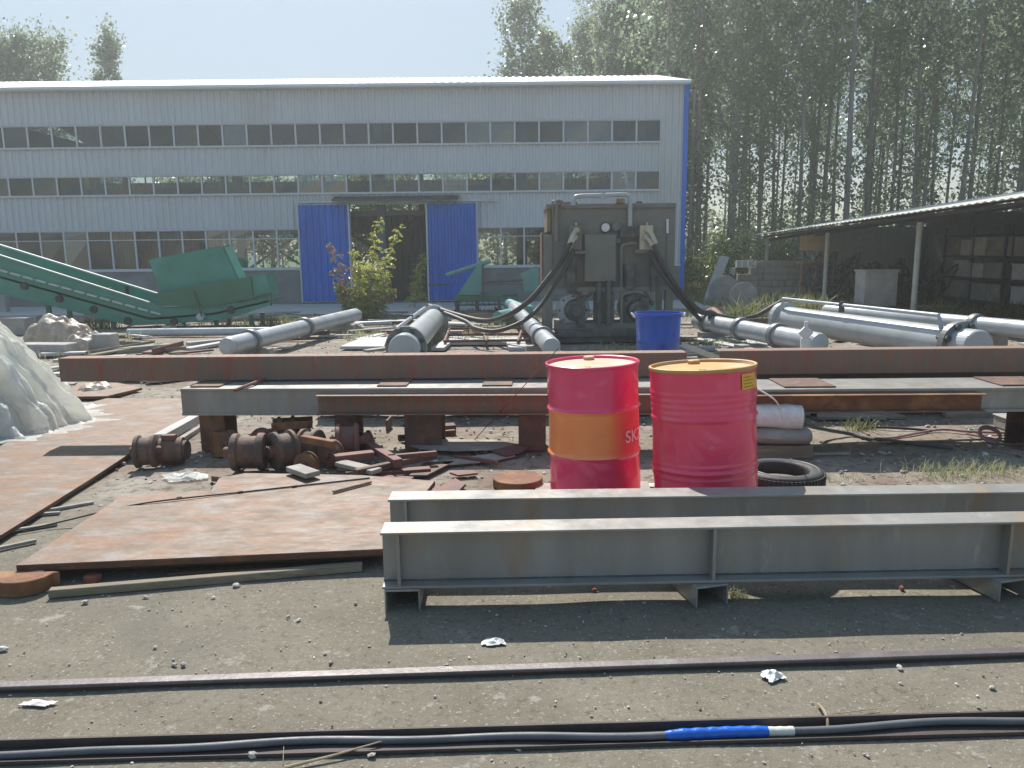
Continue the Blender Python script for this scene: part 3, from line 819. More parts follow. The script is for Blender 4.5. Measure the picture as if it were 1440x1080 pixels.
while len(pts) < 5000:
    x, y = rng.uniform(-9, 9), rng.uniform(12, 21)
    if mnoise.noise(Vector((x * .9, y * .9, 5))) > .28: pts.append((x, y, 0))
blades('weeds', pts, .14, .008, 'grass_dry', 2, 'patchy dry weeds among the scrap at the back of the yard', 'weeds')
def clump(px, py, n, rad, h, label, seed, m='grass_dry', w_=.0022):
    c = G(px, py); rr = np.random.RandomState(seed)
    p = [(c.x + rr.normal() * rad, c.y + rr.normal() * rad * .45, 0) for _ in range(n)]
    blades('grass_clump', p, h, w_, m, seed, label, 'grass', None, .9, (c.x, c.y, 0), 'grass clumps in the yard')
clump(1345, 670, 300, .2, .11, 'pale grass clump behind the right end of the grey beams', 3)
clump(1410, 664, 170, .16, .09, 'low grass clump at the right edge behind the grey beams', 4)
clump(1190, 676, 60, .1, .04, 'sparse little grass tuft right of the tyre', 5)
clump(1400, 446, 200, .3, .4, 'weeds at the shed front, right side', 6, 'grass', .012)
clump(1325, 452, 120, .2, .5, 'tall single weed tuft in front of the shed post', 7, 'grass', .012)
clump(1050, 455, 220, .3, .55, 'weeds in front of the concrete block wall', 8, 'grass', .012)
clump(1120, 440, 220, .4, .5, 'weeds by the far shed post', 9, 'grass', .012)
clump(390, 458, 160, .3, .25, 'weeds under the green hopper', 10, 'grass', .01)
clump(130, 462, 160, .3, .3, 'weeds under the green conveyor', 11, 'grass', .01)
clump(1205, 605, 60, .08, .12, 'small weed beside the crossing hoses', 12, 'grass', .004)
clump(1035, 838, 90, .03, .035, 'tiny weed at the middle foot of the front beam', 13, 'grass_dry', .002)

def shrub(px, py, tips, nleaf, label, seed, Yd=None):
    """tips: (photo x, photo y, depth offset, reddish) of each shoot's end"""
    c = G(px, py); rr = random.Random(seed); rng = np.random.RandomState(seed)
    t = thing('shrub', c, label, 'shrub', 'self-sown shrubs in the yard')
    st = MB(); pts = {0: [], 1: []}
    for (tx, ty, dy, red) in tips:
        e = P(tx, ty, c.y + dy) - c
        mid = V(e.x * .55 + rr.uniform(-.06, .06), e.y * .6, e.z * .5)
        sp = spline([(0, 0, 0), mid, e], 10)
        st.tube([c + p for p in sp], [.018 - .015 * k / (len(sp) - 1) for k in range(len(sp))], 5, caps=False)
        for k in range(4, len(sp)):
            f = k / (len(sp) - 1)
            for q in range(nleaf):
                an = rr.uniform(0, 2 * PI); ln = rr.uniform(.16, .34) * (1.1 - .6 * f)
                d = V(math.cos(an) * ln, math.sin(an) * ln, rr.uniform(-.05, .22))
                o_ = sp[k] + V(rr.gauss(0, .02), rr.gauss(0, .02), rr.uniform(-.06, .06))
                for z in (.3, .5, .7, .85, 1):
                    p_ = o_ + d * z - V(0, 0, .10 * z * z)
                    for sd in (-1, 1):
                        w2 = V(-d.y, d.x, 0) * .16 * sd * (1.2 - z)
                        pts[red].append(tuple(p_ + w2))
    build_split(st, 'stem', 'bark', t) if len(tips) < 3 else st.build('stem', 'bark', t)
    for r_, m_ in ((0, 'leaf_shrub'), (1, 'leaf_shrub_red')):
        if pts[r_]:
            o = leaves_mesh('foliage', np.array(pts[r_]), .075, m_, .4, .3, rng); o.parent = t
rs_ = random.Random(8)
tips = [(533, 312, 0, 0), (527, 345, .2, 0), (560, 325, -.1, 0), (548, 360, .2, 0), (463, 342, -.1, 1), (470, 380, .1, 1), (497, 355, .1, 0), (505, 375, -.3, 0), (518, 372, .3, 0), (480, 402, -.2, 1), (545, 392, -.2, 0), (540, 415, .2, 0)]
tips += [(rs_.uniform(472, 558), rs_.uniform(392, 428), rs_.uniform(-.5, .5), 1 if rs_.random() < .3 else 0) for _ in range(12)]
shrub(512, 447, tips, 3, 'yellow green shrub with reddish side shoots in front of the left blue door', 71)
shrub(583, 434, [(595, 360, 0, 0), (590, 385, .1, 0)], 3, 'slim little shrub in the open doorway, right of the big shrub', 72)

# ------------------------------------------------------------------ SHED (open store on the right)
shed = thing('open_shed', (9, 18, 0), 'open lean-to shed with corrugated roof on pale posts', 'shed')
YF, YN = 26.0, 9.0
XS = P(1077, 340, YF).x + .05
ev = 2.13
mb = MB(); n = 150; vs = []
slope = .155
evy = lambda y: 2.03 + .31 * (YF - y) / (YF - 13.2)
for i in range(n + 1):
    y = YN - .2 + (YF + .5 - YN) * i / n
    h = .022 if i % 2 else 0
    vs += [(XS - .35, y, evy(y) - .03 + h), (XS + 5.2, y, evy(y) - .03 + 5.55 * slope + h)]
mb.add(vs, [(2 * i, 2 * i + 2, 2 * i + 3, 2 * i + 1) for i in range(n)])
rf = mb.build('roof', 'shed_roof', shed)
md = rf.modifiers.new('thick', 'SOLIDIFY'); md.thickness = .012; md.offset = -1
mb = MB()
for dx, dz in ((0.0, 0), (2.5, 0), (5.0, 0)):
    za, zc = evy(YN) + dx * slope, evy(YF + .2) + dx * slope
    mb = MB(); mb.slab([(XS + dx - .04, YN, za - .10), (XS + dx - .04, YN, za - .045), (XS + dx - .04, YF + .2, zc - .045), (XS + dx - .04, YF + .2, zc - .10)], (.08, 0, 0))
    mb.build('purlin', 'steel_dark', shed)
mb = MB()
for y in (YF, 22.1, 17.4, 13.2):
    e_ = evy(y); mb = MB(); mb.slab([(XS + .05, y - .03, e_ - .145), (XS + 5.0, y - .03, e_ - .145 + 4.95 * slope), (XS + 5.0, y - .03, e_ - .27 + 4.95 * slope), (XS + .05, y - .03, e_ - .24)], (0, .06, 0))
    mb.build('rafter', 'steel_dark', shed)
for y, x_ in ((YF, XS), (P(1160, 400, 22).y, P(1160, 400, 22).x), (17.2, P(1287, 400, 17.2).x), (12.6, XS)):
    mb = MB(); mb.cyl((x_, y, 0), (x_, y, evy(y) - .14), .058 if y > 20 else .06, 14); mb.box((x_ - .12, y - .12, 0), (x_ + .12, y + .12, .025)); mb.build('post', 'post_pale', shed)
for y in (YF, 20.5, 16.2):
    mb = MB(); mb.box((XS + 4.9, y - .05, 0), (XS + 5.0, y + .05, ev + .25)); mb.build('post', 'steel_light', shed)
mb = MB(); mb.box((XS + 5.25, YN, 0), (XS + 5.35, YF + .2, ev + .38)); mb.box((XS + 1.7, YF + .1, 0), (XS + 5.25, YF + .2, ev + .1))
mb.build('rear_wall', 'dark_pile', shed)
# racks and crates under the roof
def rack(y0, label, seed, rowmat='pallet_box'):
    x0 = XS + 3.7; t = thing('storage_rack', (x0, y0, 0), label, 'rack', 'storage racks in the shed')
    mb = MB()
    for yy in (0, 1.35, 2.7):
        for xx in (0, .8): mb.box((x0 + xx, y0 + yy, 0), (x0 + xx + .05, y0 + yy + .05, 2.1))
    build_split(mb, 'upright', 'rack_blue', t)
    rr = random.Random(seed)
    for k, z in enumerate((.15, .72, 1.28, 1.82)):
        mb = MB(); mb.box((x0 - .02, y0, z), (x0 + .87, y0 + 2.75, z + .05)); mb.build('shelf', 'rack_blue', t)
    for k, z in enumerate((.205, .775, 1.335)):
        y = y0 + .1
        while y < y0 + 2.4:
            wd = rr.uniform(.5, .85); h = rr.uniform(.34, .46)
            if rr.random() < .88:
                mb = MB(); mb.box((x0 + .02, y, z), (x0 + .7, y + wd - .04, z + h)); mb.box((x0, y - .005, z + h), (x0 + .72, y + wd - .035, z + h + .02))
                o = mb.build('crate', rr.choice([rowmat, rowmat, rowmat, 'concrete', 'wood_grey', 'pallet_box'])); o['group'] = 'crates on the shed racks'
                tag(o, 'one of the dusty crates standing on the shed racks', 'crate')
            y += wd
rack(13.4, 'storage rack nearest the camera at the right edge of the photo', 1)
rack(16.4, 'storage rack in the middle of the shed wall', 2)
rack(19.4, 'storage rack farthest back in the shed', 3)
def pile(name, c, size, label, cat, m, n=26, seed=1, kind=None):
    rr = random.Random(seed); mb = MB()
    for i in range(n):
        p = V(c[0] + rr.gauss(0, size[0] * .3), c[1] + rr.gauss(0, size[1] * .3), 0)
        a = p + V(rr.uniform(-.5, .5), rr.uniform(-.3, .3), rr.uniform(.05, size[2] * .6))
        b = p + V(rr.uniform(-.6, .6), rr.uniform(-.3, .3), rr.uniform(size[2] * .3, size[2]))
        mb.tube(spline([p + V(0, 0, .03), a, b, p + V(rr.uniform(-.5, .5), 0, .06)], 5), rr.uniform(.018, .035), 6)
    o = mb.build(name, m); tag(o, label, cat); return o
pile('hose_pile', (XS + 2.2, 21.5), (1.6, 1.4, 1.3), 'tangled heap of black hoses inside the shed', 'hoses', 'rubber', 40, 4)
pile('scrap_heap', (XS + 1.0, 23.5), (1.0, .8, 1.5), 'heap of dark bent scrap by the far shed post', 'scrap', 'steel_dark', 30, 5)
mb = MB(); a = P(1215, 420, 20.5); mb.box((a.x, 20.5, 0.05), (a.x + .85, 21.1, .95)); mb.box((a.x - .03, 20.47, .95), (a.x + .88, 21.13, 1.0)); mb.box((a.x + .05, 20.49, .1), (a.x + .8, 20.5, .9))
tag(mb.build('cabinet', 'pallet_box', bevel=.01), 'pale grey cabinet on the floor in the middle of the shed', 'cabinet')
mb = MB(); a = P(1147, 340, 22.6); mb.box((a.x - .27, 22.6, ev - .62), (a.x + .27, 23.1, ev - .2)); mb.box((a.x - .28, 22.59, ev - .42), (a.x + .28, 22.597, ev - .38))
for s in (-1, 1): mb.cyl((a.x + s * .2, 22.85, ev - .2), (a.x + s * .2, 22.85, ev - .1), .012, 6)
tag(mb.build('cardboard_box', 'cardboard', bevel=.008), 'brown cardboard box hanging under the shed roof by the second post', 'box')
mb = MB(); a = P(1170, 357, 23.4); mb.box((a.x - .2, 23.4, ev - .95), (a.x + .2, 23.8, ev - .66)); mb.box((a.x - .9, 23.4, ev - 1.0), (a.x + .3, 24.0, ev - .95)); mb.box((a.x - .9, 23.4, 0), (a.x - .86, 23.44, ev - 1.0)); mb.box((a.x + .26, 23.4, 0), (a.x + .3, 23.44, ev - 1.0)); 
tag(mb.build('box_stand', 'cardboard', bevel=.005), 'shallow brown box on a thin stand behind the second shed post', 'box')
# concrete block wall
bw = thing('block_wall', (P(1075, 430, 25).x, 25, 0), 'low wall of stacked pale concrete blocks left of the shed', 'wall')
mb = MB(); xl, xr_ = P(1012, 420, 24.5).x, P(1140, 420, 24.5).x
rr = random.Random(2)
for k in range(6):
    x = xl + (.0 if k < 3 else .45 if k < 4 else .95 if k == 4 else 1.0) + (.1 if k % 2 else 0)
    while x < xr_:
        wd = rr.uniform(.36, .42)
        mb.box((x, 24.5 + rr.uniform(-.015, .015), k * .2 + .004), (min(x + wd - .012, xr_ + .2), 24.75, k * .2 + .192)); x += wd
mb.build('block_courses', 'block_wall', bw, bevel=.008)
mb = MB()
for i in range(4):
    a = P(1030 + i * 8, 378, 24.4)
    mb.box((a.x - .07, 24.3, 1.0 if i else .8), (a.x + .07, 24.48, 1.22 if i else 1.0))
build_split(mb, 'hollow_block', 'dark_pile', bw)
mb = MB(); a = G(995, 428); mb.slab([a + V(-.1, 0, 0), a + V(.12, 0, 0), a + V(.62, .1, 1.35), a + V(.4, .1, 1.38)], (0, .3, 0))
tag(mb.build('leaning_slab', 'slab_light', bevel=.01), 'pale slab leaning against the end of the block wall', 'slab')
for i, (px, py, r_, lb) in enumerate(((1018, 418, .42, 'round concrete disc standing against the block wall'), (1045, 424, .36, 'smaller grey disc propped in front of the block wall'))):
    a = G(px, py + 12); mb = MB(); mb.lathe([(0, 0), (r_, 0), (r_, .12), (r_ * .3, .12), (r_ * .3, .08), (0, .08)], a + V(0, 0, r_), (.1, 1, .15), 28, False)
    tag(mb.build('concrete_disc', 'concrete'), lb, 'disc')

# ------------------------------------------------------------------ GREEN CONVEYOR AND HOPPER
YC = 17.0
con = thing('conveyor', P(180, 455, YC) * 1.0, 'green inclined scrap conveyor trough lying across the left background', 'conveyor')
con.location.z = 0
def q(px, py, Y=YC): return P(px, py, Y)
side = [(-40, 352), (0, 359), (212, 426), (232, 432), (300, 428), (378, 408), (382, 428), (320, 449), (250, 455), (182, 458), (0, 412), (-40, 402)]
for Y_, nm in ((YC, 'near'),):
    mb = MB(); mb.slab([q(x, y) + V(0, Y_ - YC, 0) for x, y in side], (0, .05, 0)); mb.build('side_plate', 'green_paint', con)
mb = MB(); mb.slab([q(-40, 380), q(0, 388), q(212, 447), q(300, 440), q(378, 422), q(378, 425), q(300, 443), q(212, 450), q(0, 391), q(-40, 383)], (0, 1.0, 0)); 
o = mb.build('trough_floor', 'green_dark', con); 
mb = MB(); mb.slab([q(-40, 332, YC + .9), q(30, 353, YC + .9), q(222, 413, YC + .9), q(222, 440, YC + .9), q(-40, 366, YC + .9)], (0, .04, 0)); mb.build('inner_guard', 'green_paint', con)
mb = MB(); mb.slab([q(-40, 331.5, YC + .88), q(222, 412.5, YC + .88), q(222, 414.5, YC + .88), q(-40, 333.5, YC + .88)], (0, .08, 0)); mb.build('guard_edge', 'green_edge', con)
mb = MB(); mb.slab([q(-40, 350.5), q(0, 357.5), q(212, 424.5), q(212, 426), q(0, 359), q(-40, 352)], (0, -.06, 0)); mb.build('top_edge', 'green_edge', con)
mb = MB()
for i in range(13):
    f0 = i / 13; f1 = (i + .78) / 13
    a = q(0 + 232 * f0, 380 + 64 * f0); b = q(0 + 232 * f1, 380 + 64 * f1)
    mb.slab([a, b, b + V(0, 0, .035), a + V(0, 0, .035)], (0, -.09, 0))
mb.build('chain_cover', 'green_edge', con)
for x, y in ((35, 403), (84, 421), (132, 436), (180, 452), (245, 453), (325, 437)):
    mb = MB(); a = q(x, y - 1); mb.lathe([(0, -.05), (.075, -.05), (.085, 0), (.085, .03)], a, (0, 1, 0), 16); mb.build('bearing', 'rubber', con)
mb = MB(); a = q(284, 445); mb.lathe([(0, -.12), (.08, -.12), (.08, 0)], a, (0, 1, 0), 16, False); mb.build('gear_hub', 'green_edge', con)
mb = MB()
for x in (60, 150, 232, 300, 350):
    a = q(x, 405 if x < 200 else 444); yb_ = 0
    mb.box((a.x - .04, YC + .1, 0), (a.x + .04, YC + .18, a.z)); mb.box((a.x - .04, YC + .9, 0), (a.x + .04, YC + .98, a.z))
build_split(mb, 'support_leg', 'green_dark', con)
hp = thing('hopper', V(q(270, 440).x, YC + .5, 0), 'tilted green steel hopper box resting on the right end of the conveyor', 'hopper')
mb = MB(); mb.slab([q(209, 366, YC + .15), q(312, 347, YC + .15), q(333, 391, YC + .15), q(300, 412, YC + .15), q(228, 417, YC + .15)], (0, .04, 0))
mb.slab([q(209, 366, YC + .19), q(212, 365, YC + .19), q(231, 417, YC + .19), q(228, 417, YC + .19)], (0, .5, 0))
mb.slab([q(312, 347, YC + .19), q(315, 347, YC + .19), q(336, 391, YC + .19), q(333, 391, YC + .19)], (0, .5, 0))
mb.build('hopper_shell', 'green_paint', hp)
mb = MB(); mb.slab([q(214, 364, YC + .7), q(322, 344, YC + .7), q(334, 391, YC + .7), q(300, 412, YC + .7), q(228, 417, YC + .7)], (0, .04, 0)); mb.build('rear_shell', 'green_paint', hp)
mb = MB(); mb.slab([q(215, 413, YC - .1), q(352, 389, YC - .1), q(356, 418, YC - .1), q(300, 431, YC - .1), q(226, 430, YC - .1)], (0, .09, 0)); mb.build('lower_skirt', 'green_dark', hp)
mb = MB(); mb.slab([q(352, 388, YC - .05), q(374, 385, YC - .05), q(381, 415, YC - .05), q(356, 419, YC - .05)], (0, .6, 0)); mb.build('outlet_box', 'green_paint', hp)
mb = MB(); mb.tube([q(272, 408, YC - .12), q(284, 445, YC - .12)], .02, 6); mb.tube([q(333, 425, YC - .12), q(382, 412, YC - .12), q(381, 430, YC - .12)], .022, 6); build_split(mb, 'linkage', 'steel_dark', hp)

# teal machine parts beyond the yard
tm = thing('teal_machine', V(q(660, 415, 20).x, 20, 0), 'pale teal machine part with a slanting arm in front of the right blue door', 'machine')
mb = MB(); mb.slab([q(643, 415, 20), q(678, 415, 20), q(679, 372, 20), q(676, 366, 20)], (0, .5, 0)); mb.build('gusset', 'teal_paint', tm)
mb = MB(); mb.tube([q(627, 387, 20.1), q(690, 367, 20.1)], [.055, .06], 10); mb.build('arm', 'teal_paint', tm)
mb = MB(); a = q(640, 416, 20); mb.box((a.x, 19.9, a.z - .12), (q(705, 416, 20).x, 20.7, a.z)); mb.build('bed', 'green_dark', tm)
mb = MB(); mb.tube([q(603, 400, 20), q(640, 399, 20)], .02, 6); mb.tube([q(680, 397, 20), q(735, 394, 20)], .03, 6); mb.tube([q(678, 400, 20), q(735, 399, 20)], .012, 6); mb.cyl(q(679, 413, 19.9), q(679, 413, 19.7), .07, 10); mb.tube([q(679, 372, 19.98), q(679, 413, 19.98)], .03, 6); build_split(mb, 'rod', 'steel_dark', tm)
mb = MB(); mb.slab([q(732, 385, 20), q(735, 384, 20), q(752, 375, 20), q(757, 375, 20), q(757, 408, 20), q(738, 410, 20)], (0, .4, 0)); mb.build('bracket', 'teal_paint', tm)
mb = MB(); a = q(640, 421, 20)
for xx in (640, 668, 700): mb.box((q(xx, 421, 20).x, 19.95, 0), (q(xx + 4, 421, 20).x, 20.6, a.z + .02))
build_split(mb, 'support_leg', 'steel_dark', tm)
mb = MB(); a = G(640, 432); b = G(728, 432); z1 = P(640, 417, a.y).z
for i in range(12):
    x = a.x + (b.x - a.x) * i / 11; mb.box((x - .012, a.y, 0), (x + .012, a.y + .02, z1))
for z in (.05, z1 * .5, z1 - .02): mb.box((a.x, a.y + .02, z), (b.x, a.y + .04, z + .02))
mb.box((a.x, a.y + .02, z1), (b.x, a.y + .9, z1 + .03))
tag(mb.build('grate_stand', 'green_dark'), 'low dark green barred stand below the teal machine part', 'stand')

# ------------------------------------------------------------------ HYDRAULIC CYLINDERS
CYLG = 'big grey hydraulic cylinders lying in the yard'
def cylinder(a, b, r, label, ends=('flange', 'cap'), rings=(), side_pipe=True, m='cyl_grey', pipe_side=1, bolts=True, rise=1.15):
    a = Vector(a); b = Vector(b); d = (b - a); L_ = d.length; u = d.normalized()
    t = thing('hydraulic_cylinder', V(a.x, a.y, 0), label, 'cylinder', CYLG)
    mb = MB(); mb.cyl(a, b, r, 32); mb.build('barrel', m, t)
    for f in rings:
        mb = MB(); c = a + u * L_ * f; mb.lathe([(r, -.05), (r * 1.28, -.05), (r * 1.32, -.03), (r * 1.32, .03), (r * 1.28, .05), (r, .05)], c, u, 32, False); mb.build('ring', 'cyl_dark', t)
    for e, kind in ((a, ends[0]), (b, ends[1])):
        s = -1 if e is a else 1
        if kind == 'flange':
            mb = MB(); mb.lathe([(0, 0), (r * 1.4, 0), (r * 1.4, s * .09), (0, s * .09)], e, u, 36, False)
            o = mb.build('flange', 'cyl_dark', t)
            if bolts:
                w_ = u.cross(V(0, 0, 1)).normalized(); v_ = w_.cross(u).normalized()
                mb = MB()
                for k in range(8):
                    an = 2 * PI * (k + .5) / 8; c = e + (w_ * math.cos(an) + v_ * math.sin(an)) * r * 1.2
                    mb.lathe([(0, s * .13), (r * .19, s * .13), (r * .19, s * .09)], c, u, 6, False)
                    mb.lathe([(0, -s * .05), (r * .19, -s * .05), (r * .19, 0)], c, u, 6, False)
                build_split(mb, 'bolt', 'steel_dark', o)
            mb = MB(); mb.lathe([(r * 1.02, s * .09), (r * 1.02, s * .34), (r * .96, s * .36), (0, s * .36)], e, u, 32, False); mb.build('end_cap', 'cyl_grey', t)
        elif kind == 'plate':
            w_ = u.cross(V(0, 0, 1)).normalized()
            mb = MB(); z0 = 0.0
            c = [e + w_ * r * 1.35 * math.cos(x) + V(0, 0, r * 1.35 * math.sin(x)) for x in np.linspace(0, PI, 12)]
            c = c + [e + w_ * -r * 1.35 + V(0, 0, -e.z + .01), e + w_ * r * 1.35 + V(0, 0, -e.z + .01)]
            mb.slab(c, u * s * .12); mb.build('trunnion_plate', 'cyl_grey', t)
        else:
            mb = MB(); mb.lathe([(r, 0), (r * .9, s * .06), (r * .5, s * .08), (0, s * .08)], e, u, 32, False); mb.build('end_cap', 'cyl_grey', t)
    if side_pipe:
        w_ = u.cross(V(0, 0, 1)).normalized() * pipe_side
        o1 = w_ * r * .75 + V(0, 0, r * rise)
        mb = MB(); pr = .028
        p = [a + u * .02 * L_ + w_ * r * .6 + V(0, 0, r * .7), a + u * .03 * L_ + o1, b - u * .04 * L_ + o1, b - u * .03 * L_ + w_ * r * .6 + V(0, 0, r * .7)]
        mb.tube(p, pr, 10); 
        o = mb.build('oil_pipe', 'steel_light', t)
        mb = MB(); c = a + u * L_ * .45 + o1 ; mb.obox(c - V(0, 0, .03), (.06, .06, .16), (0, 0, math.atan2(u.y, u.x))); build_split(mb, 'pipe_clamp', 'steel_dark', o)
    # wooden sleepers below
    for f in (.15, .85):
        c = a + u * L_ * f
        if c.z - r > .03:
            mb = MB(); mb.obox((c.x, c.y, (c.z - r) / 2 + .005), (.16, .5, c.z - r + .01), (0, 0, math.atan2(u.y, u.x)))
            o = mb.build('timber_block', 'wood_grey'); tag(o, 'timber block under a big grey cylinder', 'block', 'timber blocks under the cylinders')
    return t
# left rod
cylinder(G(322, 487, .28), G(500, 443, .28), .14, 'long pale grey rod cylinder pointing at the left blue door', ('cap', 'cap'), (.12, .5), False, 'steel_light')
cylinder(G(572, 487, .3), G(610, 449, .3), .205, 'short grey cylinder with a bolted flange behind the middle of the rusty beam', ('flange', 'plate'), (), True, 'cyl_grey', -1)
cylinder(G(775, 487, .3), G(722, 432, .3), .13, 'thin pale cylinder just left of the power unit', ('cap', 'cap'), (.15, .42), False, 'steel_light')
cylinder(G(983, 452, .3), G(1150, 482, .3), .145, 'slim pale cylinder right of the blue barrel, with two collars', ('cap', 'cap'), (.1, .42, .72), False, 'steel_light')
cylinder(G(1106, 448, .4), G(1345, 484, .4), .205, 'largest grey cylinder with bolted flange in front of the shed', ('plate', 'flange'), (), True, 'cyl_grey', 1, True, 1.7)
cylinder(G(1165, 437, .4), G(1450, 464, .4), .13, 'pale cylinder lying behind the largest one, at the right edge', ('cap', 'cap'), (.78,), False, 'steel_light')
mb = MB(); a = P(732, 428, 17); mb.cyl(G(700, 446, .2), G(745, 436, .25), .13, 16); mb.cyl(G(716, 428, .3), G(742, 440, .3), .14, 16)
tag(mb.build('pipe_fitting', 'teal_paint'), 'pale green pipe fitting behind the thin cylinder', 'fitting')
# thin light pipe lying left
mb = MB(); mb.cyl(G(180, 468, .09), G(425, 465, .09), .08, 16); tag(mb.build('steel_pipe', 'steel_light'), 'straight grey pipe lying below the green conveyor', 'pipe')
mb = MB(); mb.cyl(G(425, 459, .06), G(590, 452, .06), .05, 12); tag(mb.build('steel_pipe', 'steel_light'), 'thin grey pipe lying behind the short cylinder', 'pipe')
# lit flat steel frames in front of short cylinder
def plate(name, poly, z0, z1, m, label, cat, group=None):
    mb = MB(); pts = [G(x, y, z1) for x, y in poly]; mb.prism([(p.x, p.y) for p in pts], z0, z1)
    o = mb.build(name, m, bevel=.003); tag(o, label, cat, group); return o
plate('flat_steel', [(478, 487), (510, 474), (545, 474), (540, 487)], .02, .07, 'slab_light', 'pale flat steel piece left of the short cylinder', 'plate')
plate('flat_steel', [(606, 489), (632, 473), (735, 473), (742, 489), (716, 489), (712, 481), (634, 481), (624, 489)], .02, .07, 'slab_light', 'pale open steel frame right of the short cylinder', 'frame')
plate('metal_sheet', [(975, 476), (1060, 492), (1100, 487), (1015, 470)], .04, .07, 'slab_light', 'pale sheet on the ground by the slim cylinder', 'sheet')
plate('metal_sheet', [(1180, 468), (1230, 480), (1290, 478), (1220, 464)], .03, .05, 'slab_light', 'pale sheet under the largest cylinder', 'sheet')
plate('paved_patch', [(380, 436), (470, 434), (640, 436), (620, 443), (400, 441)], .01, .035, 'slab_light', 'sunlit pale slab strip in front of the hall door', 'slab')
# red frame
rfm = thing('red_frame', G(725, 470), 'low red brown steel frame between the cylinders left of the power unit', 'frame')
mb = MB()
for (a, b_) in (((625, 480), (765, 478)), ((632, 462), (768, 461)), ((628, 471), (765, 469))): mb.tube([G(*a, .12), G(*b_, .12)], .025, 6)
for (a, b_) in (((632, 462), (625, 480)), ((678, 462), (684, 480)), ((735, 461), (728, 480))): mb.tube([G(*a, .12), G(*b_, .12)], .025, 6)
for pp in ((630, 476), (684, 478), (728, 478)): mb.tube([G(*pp, .12), G(*pp, .12) - V(0, 0, .12)], .02, 6)
mb.build('frame_bars', 'rust_red', rfm)

# ------------------------------------------------------------------ POWER UNIT
YP = 13.5
pk = thing('hydraulic_power_unit', V(P(858, 480, YP).x, YP, 0), 'dusty dark hydraulic power unit with tank, pumps and hoses behind the red drums', 'machine')
mb = MB(); pbox(mb, 776, 290, 948, 404, YP, 1.1); mb.build('oil_tank', 'pack', pk, bevel=.012)
mb = MB(); pbox(mb, 768, 287, 951, 291.5, YP - .04, 1.2); mb.build('tank_lid', 'pack', pk, bevel=.005)
mb = MB(); pbox(mb, 769, 291, 775, 326, YP + .05, 1.0); mb.build('side_cooler', 'yellow_rust', pk, bevel=.01)
mb = MB(); pbox(mb, 762, 327, 775, 400, YP + .1, .9); mb.build('cooler_grille', 'rust_dark', pk, bevel=.01)
for x0, x1 in ((765, 777), (936, 947)):
    mb = MB(); a = P(x0, 404, YP - .02); b = P(x1, 404, YP - .02); mb.box((a.x, YP - .02, .08), (b.x, YP + .1, P(x0, 330, YP).z)); mb.box((a.x, YP + .95, .08), (b.x, YP + 1.05, P(x0, 404, YP).z)); mb.build('frame_leg', 'pack', pk, bevel=.006)
mb = MB(); a = P(783, 470, YP); b = P(948, 470, YP)
mb.box((a.x - .15, YP - .12, .02), (b.x, YP + 1.15, .12)); mb.box((a.x, YP - .17, .12), (b.x - .1, YP - .05, .26)); mb.box((a.x, YP + .9, .12), (b.x - .1, YP + 1.0, .26))
mb.build('skid_base', 'pack2', pk, bevel=.008)
mb = MB(); pbox(mb, 783, 455, 896, 466, YP - .1, 1.0); mb.build('drip_tray', 'pack', pk, bevel=.006)
# central manifold and verticals
mb = MB(); pbox(mb, 822, 330, 866, 396, YP - .14, .14); mb.build('control_panel', 'pack', pk, bevel=.01)
mb = MB()
for x, y0, y1, r_ in ((804, 362, 412, .085), (842, 396, 458, .05), (856, 394, 458, .055), (920, 362, 410, .075), (886, 372, 406, .09)):
    a = P(x, y0, YP - .12); b = P(x, y1, YP - .12); mb.cyl(a, b, r_, 16)
build_split(mb, 'accumulator', 'pack2', pk)
mb = MB(); pbox(mb, 789, 353, 826, 357, YP - .2, .2); pbox(mb, 893, 351, 922, 356, YP - .2, .2); pbox(mb, 800, 404, 940, 409, YP - .1, .3); pbox(mb, 836, 412, 864, 458, YP - .02, .2); build_split(mb, 'bracket', 'pack', pk, bevel=.004)
mb = MB(); pbox(mb, 872, 320, 902, 334, YP - .12, .12); pbox(mb, 866, 334, 873, 342, YP - .1, .1); mb.build('valve_block', 'pack2', pk, bevel=.006)
for x, sgn in ((808, -1), (908, 1)):
    mb = MB(); pbox(mb, x - 8, 317, x + 10, 352, YP - .16, .16)
    vb = mb.build('hose_manifold', 'pack' if sgn < 0 else 'brass', pk, bevel=.008)
    mb = MB()
    for dx, dy in ((2, 324), (0, 334)):
        a = P(x + dx, dy, YP - .16); mb.cyl(a, a + V(0, -.1, 0), .05, 12); mb.tube([a + V(0, -.08, 0), a + V(sgn * .05, -.13, -.06), a + V(sgn * .12, -.14, -.22)], .042, 10)
    mb.cyl(P(x + 2, 318, YP - .1), P(x + 2, 313, YP - .1), .02, 8)
    mb.build('hose_fitting', 'brass', vb)
mb = MB(); a = P(851, 320, YP - .02); mb.lathe([(0, -.06), (.08, -.06), (.09, -.04), (.09, 0)], a, (0, 1, 0), 20, False); g = mb.build('pressure_gauge', 'steel_dark', pk)
mb = MB(); mb.lathe([(0, -.063), (.07, -.063), (.07, -.061)], a, (0, 1, 0), 20, False); mb.build('dial', 'paper', g)
mb = MB(); a = P(866, 319, YP - .02); mb.lathe([(0, -.05), (.07, -.05), (.07, 0)], a, (0, 1, 0), 20, False); mb.build('pressure_gauge', 'pack', pk)
mb = MB(); a = P(938, 308, YP); b = P(938, 328, YP); mb.cyl(a + V(0, -.03, 0), b + V(0, -.03, 0), .022, 8); mb.build('sight_glass', 'paper', pk)
mb = MB(); f = lambda x, y: P(x, y, YP - .07)
mb.tube(spline([f(806, 289), f(808, 279), f(815, 276), f(845, 275), f(875, 274), f(884, 276), f(886, 284), f(886, 318)], 5), .04, 10)
